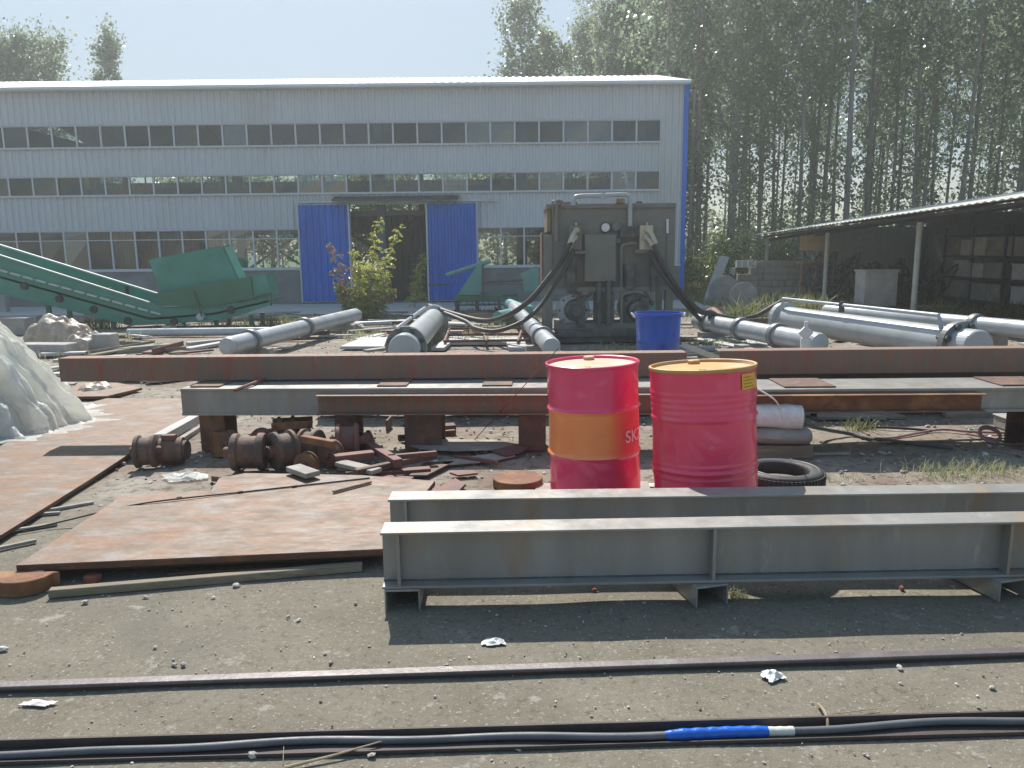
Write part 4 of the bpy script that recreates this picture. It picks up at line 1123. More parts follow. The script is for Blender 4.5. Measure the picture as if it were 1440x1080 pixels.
mb.cyl(f(848, 272) + V(-.02, 0, 0), f(848, 282), .05, 10); mb.build('return_pipe', 'cyl_grey', pk)
mb = MB(); mb.obox(f(872, 283), (.14, .16, .08)); mb.build('filler_cap', 'yellow_rust', pk, bevel=.01)
mb = MB(); mb.tube(spline([f(783, 340), f(783, 288), f(787, 283), f(791, 286), f(791, 290)], 4), .035, 10); mb.tube(spline([f(778, 300), f(777, 285), f(780, 283)], 4), .02, 8); build_split(mb, 'vent_pipe', 'pack', pk)
mb = MB(); mb.tube(spline([f(895, 342), f(882, 343), f(876, 345), f(874, 352), f(874, 400), f(874, 455)], 5), .032, 10); mb.build('feed_pipe', 'pack', pk)
mb = MB(); pbox(mb, 794, 284, 812, 288, YP + .1, .3); pbox(mb, 895, 283, 903, 288, YP + .1, .3); build_split(mb, 'hatch', 'pack2', pk, bevel=.005)
for x in (806, 894):
    c = P(x, 436, YP + .05); mb = MB(); mb.lathe([(0, -.02), (.27, -.02), (.29, 0), (.29, .12), (.24, .14), (.24, .7), (.2, .74), (0, .74)], c, (0, 1, 0), 28)
    mo = mb.build('electric_motor', 'steel_light' if x < 850 else 'pack', pk)
    mb = MB(); mb.lathe([(0, -.25), (.09, -.25), (.1, -.2), (.17, -.18), (.19, -.02)], c + V(.03, 0, 0), (0, 1, 0), 20, False)
    for k in range(8):
        an = k * PI / 4; mb.lathe([(0, -.05), (.022, -.05), (.022, -.02)], c + V(.24 * math.cos(an), 0, .24 * math.sin(an)), (0, 1, 0), 6, False)
    mb.obox(c + V(.12, -.12, -.02), (.14, .16, .5)); mb.build('pump', 'pack2', mo)
mb = MB(); mb.tube(spline([f(797, 405), f(812, 410), f(822, 418), f(833, 411), f(840, 408)], 4), .03, 8); mb.tube(spline([f(815, 412), f(817, 400), f(828, 398)], 4), .025, 8); mb.tube(spline([f(905, 404), f(912, 420), f(918, 428)], 4), .03, 8); build_split(mb, 'suction_line', 'rust_dark', pk)
mb = MB(); pbox(mb, 900, 424, 922, 458, YP - .05, .4); mb.build('relay_box', 'teal_paint', pk, bevel=.01)

# hoses
def hose(pts, r, label, m='hose', name='hose', cat='hose', group='black hydraulic hoses', seg=10):
    mb = MB(); mb.tube(spline([P(x, y, Y) for x, y, Y in pts], 8), r, seg)
    o = mb.build(name, m); tag(o, label, cat, group); return o
hose([(803, 341, YP - .3), (790, 365, YP - .35), (768, 395, YP - .5), (742, 425, YP - .6), (712, 444, YP - .4), (680, 451, YP + .4), (640, 442, YP + 1.2), (603, 430, YP + 2)], .045, 'upper black hose from the left manifold to the short cylinder')
hose([(806, 350, YP - .3), (800, 370, YP - .35), (780, 400, YP - .45), (760, 430, YP - .6), (735, 452, YP - .8), (700, 465, YP - .8), (670, 462, YP - .4), (655, 452, YP + .3), (625, 440, YP + .9)], .036, 'lower black hose from the left manifold, touching the ground by the red frame')
hose([(918, 345, YP - .3), (930, 368, YP - .35), (948, 398, YP - .4), (965, 420, YP - .3), (985, 438, YP - .2), (1000, 440, YP), (1013, 448, YP + .1)], .048, 'upper black hose from the right manifold down to the slim cylinder')
hose([(914, 352, YP - .3), (924, 375, YP - .35), (942, 400, YP - .4), (958, 420, YP - .3), (972, 436, YP - .2), (985, 450, YP)], .038, 'lower black hose from the right manifold')
hose([(1000, 441, 13.6), (1030, 448, 13.7), (1060, 445, 13.9), (1085, 432, 14.2), (1105, 421, 14.4), (1120, 420, 14.5)], .04, 'black hose running on to the top pipe of the largest cylinder')
hose([(996, 446, 13.5), (1030, 452, 13.6), (1070, 450, 13.8), (1098, 452, 14.0)], .034, 'black hose lying low before the largest cylinder')
mb = MB(); mb.tube(spline([G(992, 444, .25), G(1003, 438, .3), G(1015, 450, .25), G(1010, 458, .15)], 5), .09, 12); tag(mb.build('elbow_fitting', 'rust_red'), 'rusty red elbow fitting at the end of the right hoses', 'fitting')

# blue barrel
c = G(925, 540)
c = V(P(925, 480, 10.2).x, 10.2, 0)
bb = thing('blue_barrel', c, 'blue plastic open barrel standing in front of the power unit', 'barrel')
zt = P(925, 441, 10.0).z
mb = MB(); r_ = .30
mb.lathe([(0, 0), (r_ * .8, 0), (r_ * .84, .03), (r_ * .92, zt * .5), (r_ * .94, zt * .52), (r_ * .94, zt * .56), (r_ * .93, zt * .58), (r_, zt - .05), (r_ + .015, zt - .04), (r_ + .015, zt), (r_ - .01, zt), (r_ - .015, zt - .05), (r_ * .78, .05), (0, .05)], c, (0, 0, 1), 40)
mb.build('barrel_body', 'blue_plastic', bb)
mb = MB()
for s in (-1, 1): mb.tube([c + V(s * (r_ + .01), -.06, zt - .06), c + V(s * (r_ + .045), -.02, zt - .01), c + V(s * (r_ + .045), .02, zt - .01), c + V(s * (r_ + .01), .06, zt - .06)], .012, 6)
build_split(mb, 'handle', 'paper', bb)
# valve on slim cylinder
mb = MB(); c = G(1133, 468, .5); mb.obox(c, (.14, .06, .14), (0, PI / 4, 0)); mb.cyl(c + V(0, 0, .09), c + V(0, 0, .15), .025, 10); mb.cyl(c - V(0, 0, .22), c - V(0, 0, .07), .06, 14)
tag(mb.build('valve_tag', 'paper', bevel=.01), 'pale diamond shaped fitting on the slim cylinder', 'fitting')

# ------------------------------------------------------------------ STACKED RUSTY AND GREY BEAMS (middle)
def beam_line(x0, y0, x1, y1, z): return Frame(G(x0, y0, z), G(x1, y1, z))
def ibeam(name, fr, L0, L1, w_, z0, h, tf, tw, m, label, cat='beam', group=None, stiff=(), mf=None, bevel=.002):
    t = thing(name, fr.p((L0 + L1) / 2, w_ / 2, z0), label, cat, group)
    a = MB(); fbox(a, fr, L0, L1, 0, w_, z0 + h - tf, z0 + h); a.build('top_flange', mf or m, t, bevel=bevel)
    a = MB(); fbox(a, fr, L0, L1, 0, w_, z0, z0 + tf); a.build('bottom_flange', m, t, bevel=bevel)
    a = MB(); fbox(a, fr, L0, L1, w_ / 2 - tw / 2, w_ / 2 + tw / 2, z0 + tf, z0 + h - tf); build_split(a, 'web', m, t)
    for zz in (z0 + tf + .002, z0 + h - tf - .002):
        a = MB(); rw = random.Random(int(zz * 1000)); nn = 260
        a.tube([fr.p(L0 + (L1 - L0) * i / nn, w_ / 2 - tw / 2 - .001, zz) for i in range(nn + 1)], [rw.uniform(.0032, .0052) for _ in range(nn + 1)], 6)
        a.build('weld_bead', 'steel_dark', t)
    for s in stiff:
        a = MB(); fbox(a, fr, s, s + .014, .008, w_ / 2 - tw / 2, z0 + tf, z0 + h - tf); fbox(a, fr, s, s + .014, w_ / 2 + tw / 2, w_ - .008, z0 + tf, z0 + h - tf); build_split(a, 'stiffener', m, t)
    return t
# lower left grey girder
zT = .525
frL = beam_line(253, 547, 770, 545, zT)
def u_at(fr, px, py, z):
    g = G(px, py, z); return (g - fr.o).dot(fr.u)
UL = u_at(frL, 1000, 544, zT)
t = thing('grey_girder', frL.p(UL / 2, .17, 0), 'long grey girder carrying the left rusty beam', 'beam')
mb = MB(); fbox(mb, frL, 0, UL, 0, .5, zT - .02, zT); mb.build('top_flange', 'beam_grey', t, bevel=.002)
mb = MB(); fbox(mb, frL, 0, UL, .01, .05, zT - .2, zT - .02); fbox(mb, frL, 0, UL, .30, .34, zT - .2, zT - .02); build_split(mb, 'web', 'beam_grey', t)
mb = MB(); fbox(mb, frL, 0, UL, 0, .36, zT - .22, zT - .2); mb.build('bottom_flange', 'beam_grey', t)
# rusty channel fixed on its face
uc = u_at(frL, 434, 560, zT - .03)
mb = MB(); fbox(mb, frL, uc, UL - .1, -.012, -.004, zT - .20, zT - .045); fbox(mb, frL, uc, UL - .1, -.09, -.012, zT - .053, zT - .045); fbox(mb, frL, uc, UL - .1, -.09, -.012, zT - .20, zT - .192)
tag(mb.build('rusty_channel', 'rust_beam'), 'rusty channel bar clamped along the grey girder left of the drums', 'channel', 'rusty channels')
# spacers
SP = 'rusty spacer blocks between the stacked beams'
for px in (300, 555, 700):
    u = u_at(frL, px, 540, zT); mb = MB(); fbox(mb, frL, u - .12, u + .12, .06, .46, zT + .001, zT + .013)
    tag(mb.build('spacer_block', 'rust_dark', bevel=.003), 'flat dark spacer between the left rusty beam and the grey girder below', 'block', SP)
# rusty beam M1
zb0 = .539
frM = beam_line(85, 537, 965, 529, zb0)
LM = frM.L
t = thing('rusty_beam', frM.p(LM / 2, .08, zb0), 'longest rusty brown beam on top of the stack, left of the gap', 'beam', 'rusty top beams')
mb = MB(); fbox(mb, frM, 0, LM, 0, .012, zb0, zb0 + .2); fbox(mb, frM, 0, LM, .012, .17, zb0 + .188, zb0 + .2); fbox(mb, frM, 0, LM, .012, .17, zb0, zb0 + .012)
mb.build('channel', 'rust_beam', t, bevel=.003)
mb = MB()
for px in (300, 640, 720): 
    u = u_at(frM, px, 536, zb0); fbox(mb, frM, u, u + .012, .012, .15, zb0 + .013, zb0 + .187)
build_split(mb, 'rib', 'rust_beam', t)
# supports left
SUPG = 'rusty support posts under the stacked beams'
for px, wd, lb, m in ((293, .2, 'rusty post under the left end of the grey girder', 'rust_orange'), (482, .17, 'dark post under the girder beside the wheels', 'rust_dark'), (592, .3, 'wide dark support under the middle of the girder', 'rust_dark'), (748, .22, 'dark post under the girder left of the first red drum', 'rust_dark'), (955, .2, 'dark post under the girder between the drums and the gap', 'rust_dark')):
    u = u_at(frL, px, 585, zT - .22); mb = MB()
    fbox(mb, frL, u - wd / 2, u + wd / 2, .03, .05, .0, zT - .222); fbox(mb, frL, u - wd / 2, u + wd / 2, .29, .31, 0, zT - .222); fbox(mb, frL, u - .01, u + .01, .05, .29, 0, zT - .222)
    fbox(mb, frL, u - wd / 2, u + wd / 2, .05, .29, .0, .015)
    tag(mb.build('support_post', m, bevel=.003), lb, 'post', SUPG)
u = u_at(frL, 293, 585, .4); mb = MB(); fbox(mb, frL, u - .14, u + .07, -.16, .02, 0, .02); fbox(mb, frL, u - .14, u - .12, -.16, .02, .02, .2); fbox(mb, frL, u - .12, u + .0, -.16, -.145, .02, .2)
tag(mb.build('angle_bracket', 'rust_orange', bevel=.003), 'orange rusty bracket at the foot of the left post', 'bracket')
# right stack
zT2 = .515
frR = beam_line(1055, 548, 1440, 545, zT2)
t = thing('grey_girder', frR.p(2, .17, 0), 'grey girder carrying the right rusty beam, running out of the photo', 'beam')
LR = 4.2
mb = MB(); fbox(mb, frR, 0, LR, 0, .5, zT2 - .02, zT2); mb.build('top_flange', 'beam_grey', t, bevel=.002)
mb = MB(); fbox(mb, frR, 0, LR, .03, .06, zT2 - .17, zT2 - .02); fbox(mb, frR, 0, LR, .34, .37, zT2 - .17, zT2 - .02); build_split(mb, 'web', 'beam_grey', t)
mb = MB(); fbox(mb, frR, 0, LR, 0, .4, zT2 - .19, zT2 - .17); mb.build('bottom_flange', 'beam_grey', t)
ue = u_at(frR, 1385, 556, zT2 - .05)
mb = MB(); fbox(mb, frR, .02, ue, -.012, -.004, zT2 - .17, zT2 - .035); fbox(mb, frR, .02, ue, -.08, -.012, zT2 - .043, zT2 - .035); fbox(mb, frR, .02, ue, -.08, -.012, zT2 - .17, zT2 - .162)
tag(mb.build('rusty_channel', 'rust_orange'), 'orange brown channel bar along the grey girder right of the drums', 'channel', 'rusty channels')
zb1 = .529
frN = beam_line(1011, 527, 1440, 523, zb1)
t = thing('rusty_beam', frN.p(2, .08, zb1), 'rusty beam on top of the right stack, running out of the photo', 'beam', 'rusty top beams')
mb = MB(); fbox(mb, frN, 0, LR, 0, .012, zb1, zb1 + .205); fbox(mb, frN, 0, LR, .012, .17, zb1 + .193, zb1 + .205); fbox(mb, frN, 0, LR, .012, .17, zb1, zb1 + .012)
mb.build('channel', 'rust_beam', t, bevel=.003)
for px in (1120, 1420):
    u = u_at(frR, px, 536, zT2); mb = MB(); fbox(mb, frR, u - .2, u + .2, .06, .46, zT2 + .001, zT2 + .013)
    tag(mb.build('spacer_block', 'rust_dark', bevel=.003), 'flat dark spacer between the right rusty beam and the girder below', 'block', 'rusty spacers on the right girder')
for px, lb in ((1047, 'dark post under the right girder behind the second drum'), (1480, 'dark post under the right girder at the edge of the photo')):
    u = u_at(frR, px, 580, zT2 - .19); mb = MB(); fbox(mb, frR, u - .13, u + .13, .06, .08, 0, zT2 - .192); fbox(mb, frR, u - .13, u + .13, .3, .32, 0, zT2 - .192); fbox(mb, frR, u - .01, u + .01, .08, .3, 0, zT2 - .192)
    tag(mb.build('support_post', 'rust_dark', bevel=.003), lb, 'post', SUPG)
mb = MB(); mb.obox(V(*(G(300, 530, .66))), (.03, .42, .012), (0, 0, -.9))
mb = MB(); a = G(330, 549, .54); b = G(372, 533, .55); mb.tube([a, b], .014, 6); tag(mb.build('steel_bar', 'rust_red'), 'short rusty bar lying across the left girder under the rusty beam', 'bar')
# sloping strut in the gap
mb = MB(); a = G(962, 486, .45); b = G(1030, 512, .52)
mb.slab([a + V(0, 0, -.03), b + V(0, 0, -.03), b + V(0, 0, .03), a + V(0, 0, .03)], (0, .12, 0)); tag(mb.build('steel_strut', 'beam_grey'), 'grey flat bar in the gap between the two rusty beams', 'bar')
# long grey beams behind, lying on the ground farther back
mb = MB(); fr2 = Frame(G(380, 493, .3), G(640, 487, .3)); fbox(mb, fr2, 0, 3.2, 0, .2, 0, .3)
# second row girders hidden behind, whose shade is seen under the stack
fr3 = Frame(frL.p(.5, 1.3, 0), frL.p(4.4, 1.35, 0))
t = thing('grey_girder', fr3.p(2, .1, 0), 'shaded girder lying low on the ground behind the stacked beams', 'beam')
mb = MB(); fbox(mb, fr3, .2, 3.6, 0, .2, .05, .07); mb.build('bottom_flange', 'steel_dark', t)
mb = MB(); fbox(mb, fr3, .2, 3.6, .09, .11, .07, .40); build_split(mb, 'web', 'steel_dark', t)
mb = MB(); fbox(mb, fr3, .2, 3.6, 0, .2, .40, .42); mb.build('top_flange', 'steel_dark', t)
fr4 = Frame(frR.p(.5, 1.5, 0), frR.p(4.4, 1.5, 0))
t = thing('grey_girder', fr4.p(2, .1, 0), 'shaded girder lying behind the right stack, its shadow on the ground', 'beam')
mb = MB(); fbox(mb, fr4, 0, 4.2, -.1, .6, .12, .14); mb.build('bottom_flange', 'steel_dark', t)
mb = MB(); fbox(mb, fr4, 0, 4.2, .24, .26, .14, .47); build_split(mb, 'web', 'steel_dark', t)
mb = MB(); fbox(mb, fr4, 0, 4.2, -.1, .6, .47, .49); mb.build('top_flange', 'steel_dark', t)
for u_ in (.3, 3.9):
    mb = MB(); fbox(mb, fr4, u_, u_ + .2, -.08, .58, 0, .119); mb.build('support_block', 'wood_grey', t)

# ------------------------------------------------------------------ FRONT GREY I-BEAMS
zf0 = .10; hf = .265; zt_ = zf0 + hf
frA = beam_line(534, 750, 1440, 734, zt_)
FB = 'new grey I-beams laid side by side in front'
sA = [.07, u_at(frA, 1005, 742, zt_), u_at(frA, 1424, 734, zt_), u_at(frA, 1424, 734, zt_) + 1.35]
ibeam('steel_beam', frA, 0, 5.2, .145, zf0, hf, .011, .009, 'beam_grey', 'front grey I-beam with upright stiffeners, nearest the rails', 'beam', FB, sA)
frB = beam_line(545, 703, 1440, 692, zt_)
ibeam('steel_beam', frB, 0, 5.4, .145, zf0, hf, .011, .009, 'beam_grey', 'grey I-beam lying just behind the front one', 'beam', FB, [.08])
# short channel feet
FT = 'short channel feet under the grey I-beams'
for px, py, lb in ((562, 828, 'channel foot under the left end of the front I-beam'), (1000, 818, 'channel foot under the middle of the front I-beam'), (1410, 803, 'channel foot near the right end of the front I-beam')):
    u = max(.01, u_at(frA, px, py, zf0) - .085)
    fr = Frame(frA.p(u + .16, -.005, 0), frA.p(u + (.16 if u < .1 else -.02), .8, 0))
    wv = .16 
    mb = MB(); fbox(mb, fr, 0, .62, 0, wv, zf0 - .012, zf0 - .002); fbox(mb, fr, 0, .62, 0, .008, 0, zf0 - .012); fbox(mb, fr, 0, .62, wv - .008, wv, 0, zf0 - .012); fbox(mb, fr, .30, .31, .008, wv - .008, 0, zf0 - .012)
    tag(mb.build('channel_foot', 'beam_grey', bevel=.002), lb, 'channel', FT)


# ------------------------------------------------------------------ GLARE VEIL (thin volume added to stand in for lens glare)
hm = bpy.data.materials.new('glare_veil'); hm.use_nodes = True
hn = hm.node_tree; hn.nodes.remove(hn.nodes['Principled BSDF'])
pv = hn.nodes.new('ShaderNodeVolumePrincipled'); pv.inputs['Density'].default_value = VEIL; pv.inputs['Color'].default_value = (.92, .95, .93, 1); pv.inputs['Anisotropy'].default_value = .45
hn.links.new(pv.outputs[0], hn.nodes['Material Output'].inputs['Volume'])
MT['glare_veil'] = hm
mb = MB(); mb.box((-45, -6, -1), (65, 72, 27)); tag(mb.build('glare_veil', 'glare_veil'), kind='stuff')

# ------------------------------------------------------------------ RED DRUMS
def drum(c, r, h, tilt, label, body, mid, lid, hoops, beads, mat_mid, lean=(0, 0)):
    t = thing('oil_drum', c, label, 'drum', 'red oil drums')
    def prof(z0, z1, n=14):
        out = []
        for i in range(n + 1):
            z = z0 + (z1 - z0) * i / n; rr = r
            for hz in hoops: rr += .010 * math.exp(-((z - hz) / .010) ** 2)
            for bz in beads: rr += .0035 * math.exp(-((z - bz) / .009) ** 2)
            out.append((rr, z))
        return out
    h1, h2 = hoops
    def part(nm, z0, z1, m, n):
        mb = MB(); mb.lathe(prof(z0, z1, n), c, (0, 0, 1), 96)
        # shallow dents
        for v in mb.v:
            d = mnoise.noise(Vector((v.x * 5, v.y * 5, v.z * 4 + h))) * .008 + max(0, mnoise.noise(Vector((v.x * 11 + h * 9, v.y * 11, v.z * 9))) - .15) * -.014
            u = Vector((v.x - c[0], v.y - c[1], 0)).normalized(); v += u * d
        return mb.build(nm, m, t)
    if mat_mid:
        part('shell', .0, h1, body, 40); pb = part('painted_band', h1, h2, mat_mid, 40); part('shell', h2, h, body, 40)
    else: part('shell', 0, h, body, 120)
    mb = MB(); mb.lathe([(r - .012, 0), (r + .005, -.004), (r + .009, .006), (r + .005, .016), (r - .002, .018)], c, (0, 0, 1), 96); mb.build('bottom_rim', body, t)
    mb = MB(); mb.lathe([(r - .002, h - .018), (r + .006, h - .016), (r + .010, h - .008), (r + .008, h + .003), (r + .001, h + .006), (r - .006, h + .002), (r - .009, h - .012), (r - .012, h - .018)], c, (0, 0, 1), 96); mb.build('top_rim', body if mat_mid else lid, t)
    mb = MB(); mb.lathe([(0, h - .012), (r * .5, h - .013), (r * .8, h - .015), (r * .86, h - .012), (r - .010, h - .016)], c, (0, 0, 1), 64); l = mb.build('lid', lid, t)
    mb = MB(); mb.lathe([(.036, h - .014), (.036, h + .006), (.03, h + .01), (0, h + .01)], Vector(c) + V(.0, r * .72, 0), (0, 0, 1), 20, False); mb.build('bung_cap', lid, l)
    mb = MB(); mb.lathe([(.02, h - .014), (.02, h + .001), (0, h + .002)], Vector(c) + V(-.05, -r * .7, 0), (0, 0, 1), 16, False); mb.build('bung_cap', lid, l)
    t.rotation_euler = (lean[0], lean[1], 0)
    return t
d1c = V(P(838, 600, 4.86).x, 4.86, .03)
D1 = drum(d1c, .287, .875, 0, 'red oil drum with an orange band and pale lettering, left of the pair', 'drum_red', None, 'drum_lid', (.315, .60), (), 'drum_orange', (-.008, -.03))
d2c = V(P(997, 600, 4.45).x, 4.45, .052)
D2 = drum(d2c, .298, .882, 0, 'red oil drum with a small yellow label and yellow lid, right of the pair', 'drum_red_worn', None, 'drum_lid_yellow', (.30, .60), (.26, .335, .635, .67, .705, .74), None, (-.045, -.046))
mb = MB(); mb.prism([(d2c.x - .4, d2c.y - .3), (d2c.x + .38, d2c.y - .28), (d2c.x + .4, d2c.y + .35), (d2c.x - .38, d2c.y + .33)], .0, .034); tag(mb.build('wooden_board', 'wood_grey', bevel=.003), 'board on the ground under the right drum', 'board')
mb = MB(); mb.prism([(d1c.x - .4, d1c.y - .3), (d1c.x + .36, d1c.y - .3), (d1c.x + .4, d1c.y + .35), (d1c.x - .38, d1c.y + .33)], .0, .02); tag(mb.build('wooden_board', 'wood_grey', bevel=.003), 'board on the ground under the left drum', 'board')
# lettering wrapped on the drum
def wrap_text(txt, c, r, ang0, z0, size, m, parent, name, spacing=1.0):
    cu = bpy.data.curves.new('lettering', 'FONT'); cu.body = txt; cu.size = size; cu.offset = size * .018; cu.space_character = spacing
    tmp = bpy.data.objects.new('tmp', cu); C.objects.link(tmp)
    dg = bpy.context.evaluated_depsgraph_get(); dg.update()
    me = bpy.data.meshes.new_from_object(tmp.evaluated_get(dg))
    bpy.data.objects.remove(tmp)
    bm = bmesh.new(); bm.from_mesh(me)
    bmesh.ops.triangulate(bm, faces=bm.faces)
    bmesh.ops.subdivide_edges(bm, edges=[e for e in bm.edges if e.calc_length() > .02], cuts=3, use_grid_fill=False)
    bmesh.ops.triangulate(bm, faces=bm.faces)
    off = offset_of(parent)
    for v in bm.verts:
        a = ang0 + v.co.x / r; z = z0 + v.co.y
        v.co = Vector((c[0] + (r + .0052) * math.sin(a), c[1] - (r + .0052) * math.cos(a), z)) - off
    bm.to_mesh(me); bm.free(); me.materials.clear(); me.materials.append(MT[m])
    o = bpy.data.objects.new(name, me); C.objects.link(o); o.parent = parent; return o
wrap_text('SKZ', d1c, .287, R(35), d1c.z + .40, .105, 'print_pink', D1, 'lettering', 1.05)
# yellow label on drum 2
def wrap_patch(c, r, a0, a1, z0, z1, m, parent, name, ex=.0045):
    mb = MB(); n = 8
    for i in range(n):
        A = a0 + (a1 - a0) * i / n; B = a0 + (a1 - a0) * (i + 1) / n
        f = lambda a, z: (c[0] + (r + ex) * math.sin(a), c[1] - (r + ex) * math.cos(a), z)
        mb.add([f(A, z0), f(B, z0), f(B, z1), f(A, z1)], [(0, 1, 2, 3)], True)
    return mb.build(name, m, parent)
lb = wrap_patch(d2c, .298, R(30), R(55), d2c.z + .762, d2c.z + .848, 'label_yellow', D2, 'label', .0075)
for k in range(4):
    wrap_patch(d2c, .298, R(32), R(32 + (20, 15, 19, 12)[k]), d2c.z + .773 + .018 * k, d2c.z + .778 + .018 * k, 'label_ink', lb, 'printed_line', .0085)

# ------------------------------------------------------------------ RUSTY PLATES, PLANK, DISCS
zp = .105
PL = 'rusty steel plates on the ground'
t = thing('rusty_plate', G(320, 720), 'large thick rusty steel plate on the ground left of the grey beams', 'plate', PL)
pts = [G(x, y, zp) for x, y in ((22, 795), (540, 772), (560, 740), (612, 676), (508, 668), (345, 665), (308, 672), (296, 690), (168, 694), (158, 706))]
mb = MB(); mb.prism([(p.x, p.y) for p in pts], zp - .035, zp)
o = mb.build('plate_sheet', 'plate', t, bevel=.003)
o.data.materials.append(MT['plate_edge'])
for pl in o.data.polygons:
    if abs(pl.normal.z) < .5: pl.material_index = 1
mb = MB(); pts2 = [G(x, y, zp - .04) for x, y in ((60, 792), (532, 772), (600, 690), (330, 690), (180, 706))]
mb.prism([(p.x, p.y) for p in pts2], .012, zp - .04); mb.build('lower_sheet', 'plate_edge', t, bevel=.003)
def simple_plate(poly, z0, z1, label, m='plate'):
    t = MB(); p = [G(x, y, z1) for x, y in poly]; t.prism([(q_.x, q_.y) for q_ in p], z0, z1)
    o = t.build('rusty_plate', m, bevel=.002); tag(o, label, 'plate', PL)
    o.data.materials.append(MT['plate_edge'])
    for pl in o.data.polygons:
        if abs(pl.normal.z) < .5: pl.material_index = 1
    return o
simple_plate([(-160, 800), (2, 752), (130, 672), (262, 585), (256, 560), (150, 560), (90, 575), (-160, 720)], .02, .045, 'long rusty plate running back along the left side')
simple_plate([(85, 558), (150, 557), (200, 545), (165, 538), (110, 538)], .02, .05, 'small rusty plate behind the long left plate')
simple_plate([(560, 690), (612, 688), (640, 672), (655, 680), (620, 715)], .01, .03, 'reddish sheet corner between the big plate and the rusty disc', 'rust_red')
# plank
fr = Frame(G(68, 842), G(510, 804)); mb = MB(); fbox(mb, fr, 0, fr.L, 0, .045, .0, .04); tag(mb.build('wooden_plank', 'wood', bevel=.003), 'long narrow plank in front of the big rusty plate', 'plank')
fr = Frame(G(235, 812), G(400, 803)); mb = MB(); fbox(mb, fr, 0, fr.L, 0, .03, .0, .02); tag(mb.build('wooden_plank', 'rust_red', bevel=.002), 'thin reddish strip between the plate and the plank', 'strip')
# half disc at left
mb = MB(); c = G(28, 812, .07); prof = []
for k in range(20):
    a = PI * 1.02 * k / 19; prof.append((c.x + .13 * math.cos(a + PI), c.y + .03 + .11 * math.sin(a + PI)))
prof += [(c.x + .16, c.y + .06), (c.x - .18, c.y + .07)]
mb.prism(prof, .0, .075); tag(mb.build('half_disc', 'rust_orange', bevel=.004), 'thick rusty half disc at the near left corner of the big plate', 'disc')
# brick piece, round disc
mb = MB(); c = G(130, 818); mb.prism([(c.x - .035, c.y - .02), (c.x + .03, c.y - .025), (c.x + .045, c.y + .015), (c.x + .02, c.y + .035), (c.x - .03, c.y + .03)], 0, .035); tag(mb.build('broken_brick', 'brick', bevel=.004), 'broken red brick between the big plate and the plank', 'brick')
c = G(728, 676, .03); c.z = 0; mb = MB(); mb.lathe([(0, 0), (.17, 0), (.172, .004), (.172, .052), (.168, .057), (0, .057)], c, (0, 0, 1), 56, False); tag(mb.build('rusty_disc', 'rust_orange'), 'thick round rusty disc left of the drums', 'disc')
# curved flat plates under the stack
def flat(poly, z, th, m, label, name='flat_plate', cat='plate', tilt=0):
    p = [G(x, y, z) for x, y in poly]; mb = MB(); mb.slab([q_ - V(0, 0, th) + V(0, 0, tilt * (i % 3)) for i, q_ in enumerate(p)], (0, 0, th)); o = mb.build(name, m, bevel=.0015); tag(o, label, cat, 'flat scrap plates in front of the stack'); return o
flat([(563, 622), (600, 617), (690, 618), (728, 624), (700, 631), (640, 633), (590, 630)], .05, .012, 'wood_grey', 'grey flat scrap plate, farthest back under the girder')
flat([(620, 648), (700, 636), (725, 640), (690, 648), (625, 653)], .03, .012, 'wood_grey', 'pale narrow scrap strip left of the first drum')
flat([(690, 633), (735, 622), (750, 622), (735, 634), (712, 640)], .05, .012, 'rust_red', 'brown curved scrap piece right of the grey flat plate')
flat([(632, 664), (668, 661), (672, 665), (645, 668)], .03, .014, 'rust_red', 'small reddish round scrap left of the thick disc')
flat([(596, 650), (640, 648), (600, 668), (575, 668)], .03, .012, 'rust_dark', 'dark scrap sheet behind the big plate corner')
SC = 'rusty steel offcuts piled behind the big plate'
def bar(pa, pb, z, w_, h, m, label, name='steel_offcut'):
    a = G(*pa, z); b = G(*pb, z); fr = Frame(a, b); mb = MB(); fbox(mb, fr, 0, fr.L, -w_ / 2, w_ / 2, max(0, z - h), z); o = mb.build(name, m, bevel=.003); tag(o, label, 'offcut', SC); return o
bar((470, 640), (525, 634), .12, .09, .06, 'rust_red', 'reddish block offcut left in the pile, beside the wheel')
bar((478, 648), (530, 660), .09, .1, .03, 'wood_grey', 'grey flat offcut with a bright top in the pile')
bar((520, 622), (560, 646), .13, .07, .06, 'rust_red', 'square bar offcut leaning across the pile')
bar((500, 660), (612, 636), .10, .05, .045, 'rust_dark', 'long dark bar lying slanted over the pile')
bar((545, 640), (614, 634), .13, .04, .04, 'rust_red', 'thin red brown bar on top of the pile, right')
bar((505, 664), (605, 657), .05, .08, .03, 'rust_red', 'flat red brown strip low in front of the pile')
bar((515, 668), (580, 672), .03, .07, .025, 'rust_red', 'lowest flat strip at the front of the pile')
bar((468, 690), (522, 676), .125, .02, .015, 'wood', 'thin stick lying on the big rusty plate')
bar((412, 654), (440, 664), .16, .11, .035, 'wood_grey', 'pale notched plate leaning on the axle wheels')
bar((545, 588), (548, 588), .1, .2, .1, 'rust_dark', 'dark block in the shade under the girder')
bar((605, 598), (640, 596), .08, .12, .07, 'rust_dark', 'small brown block on the lit ground under the girder')

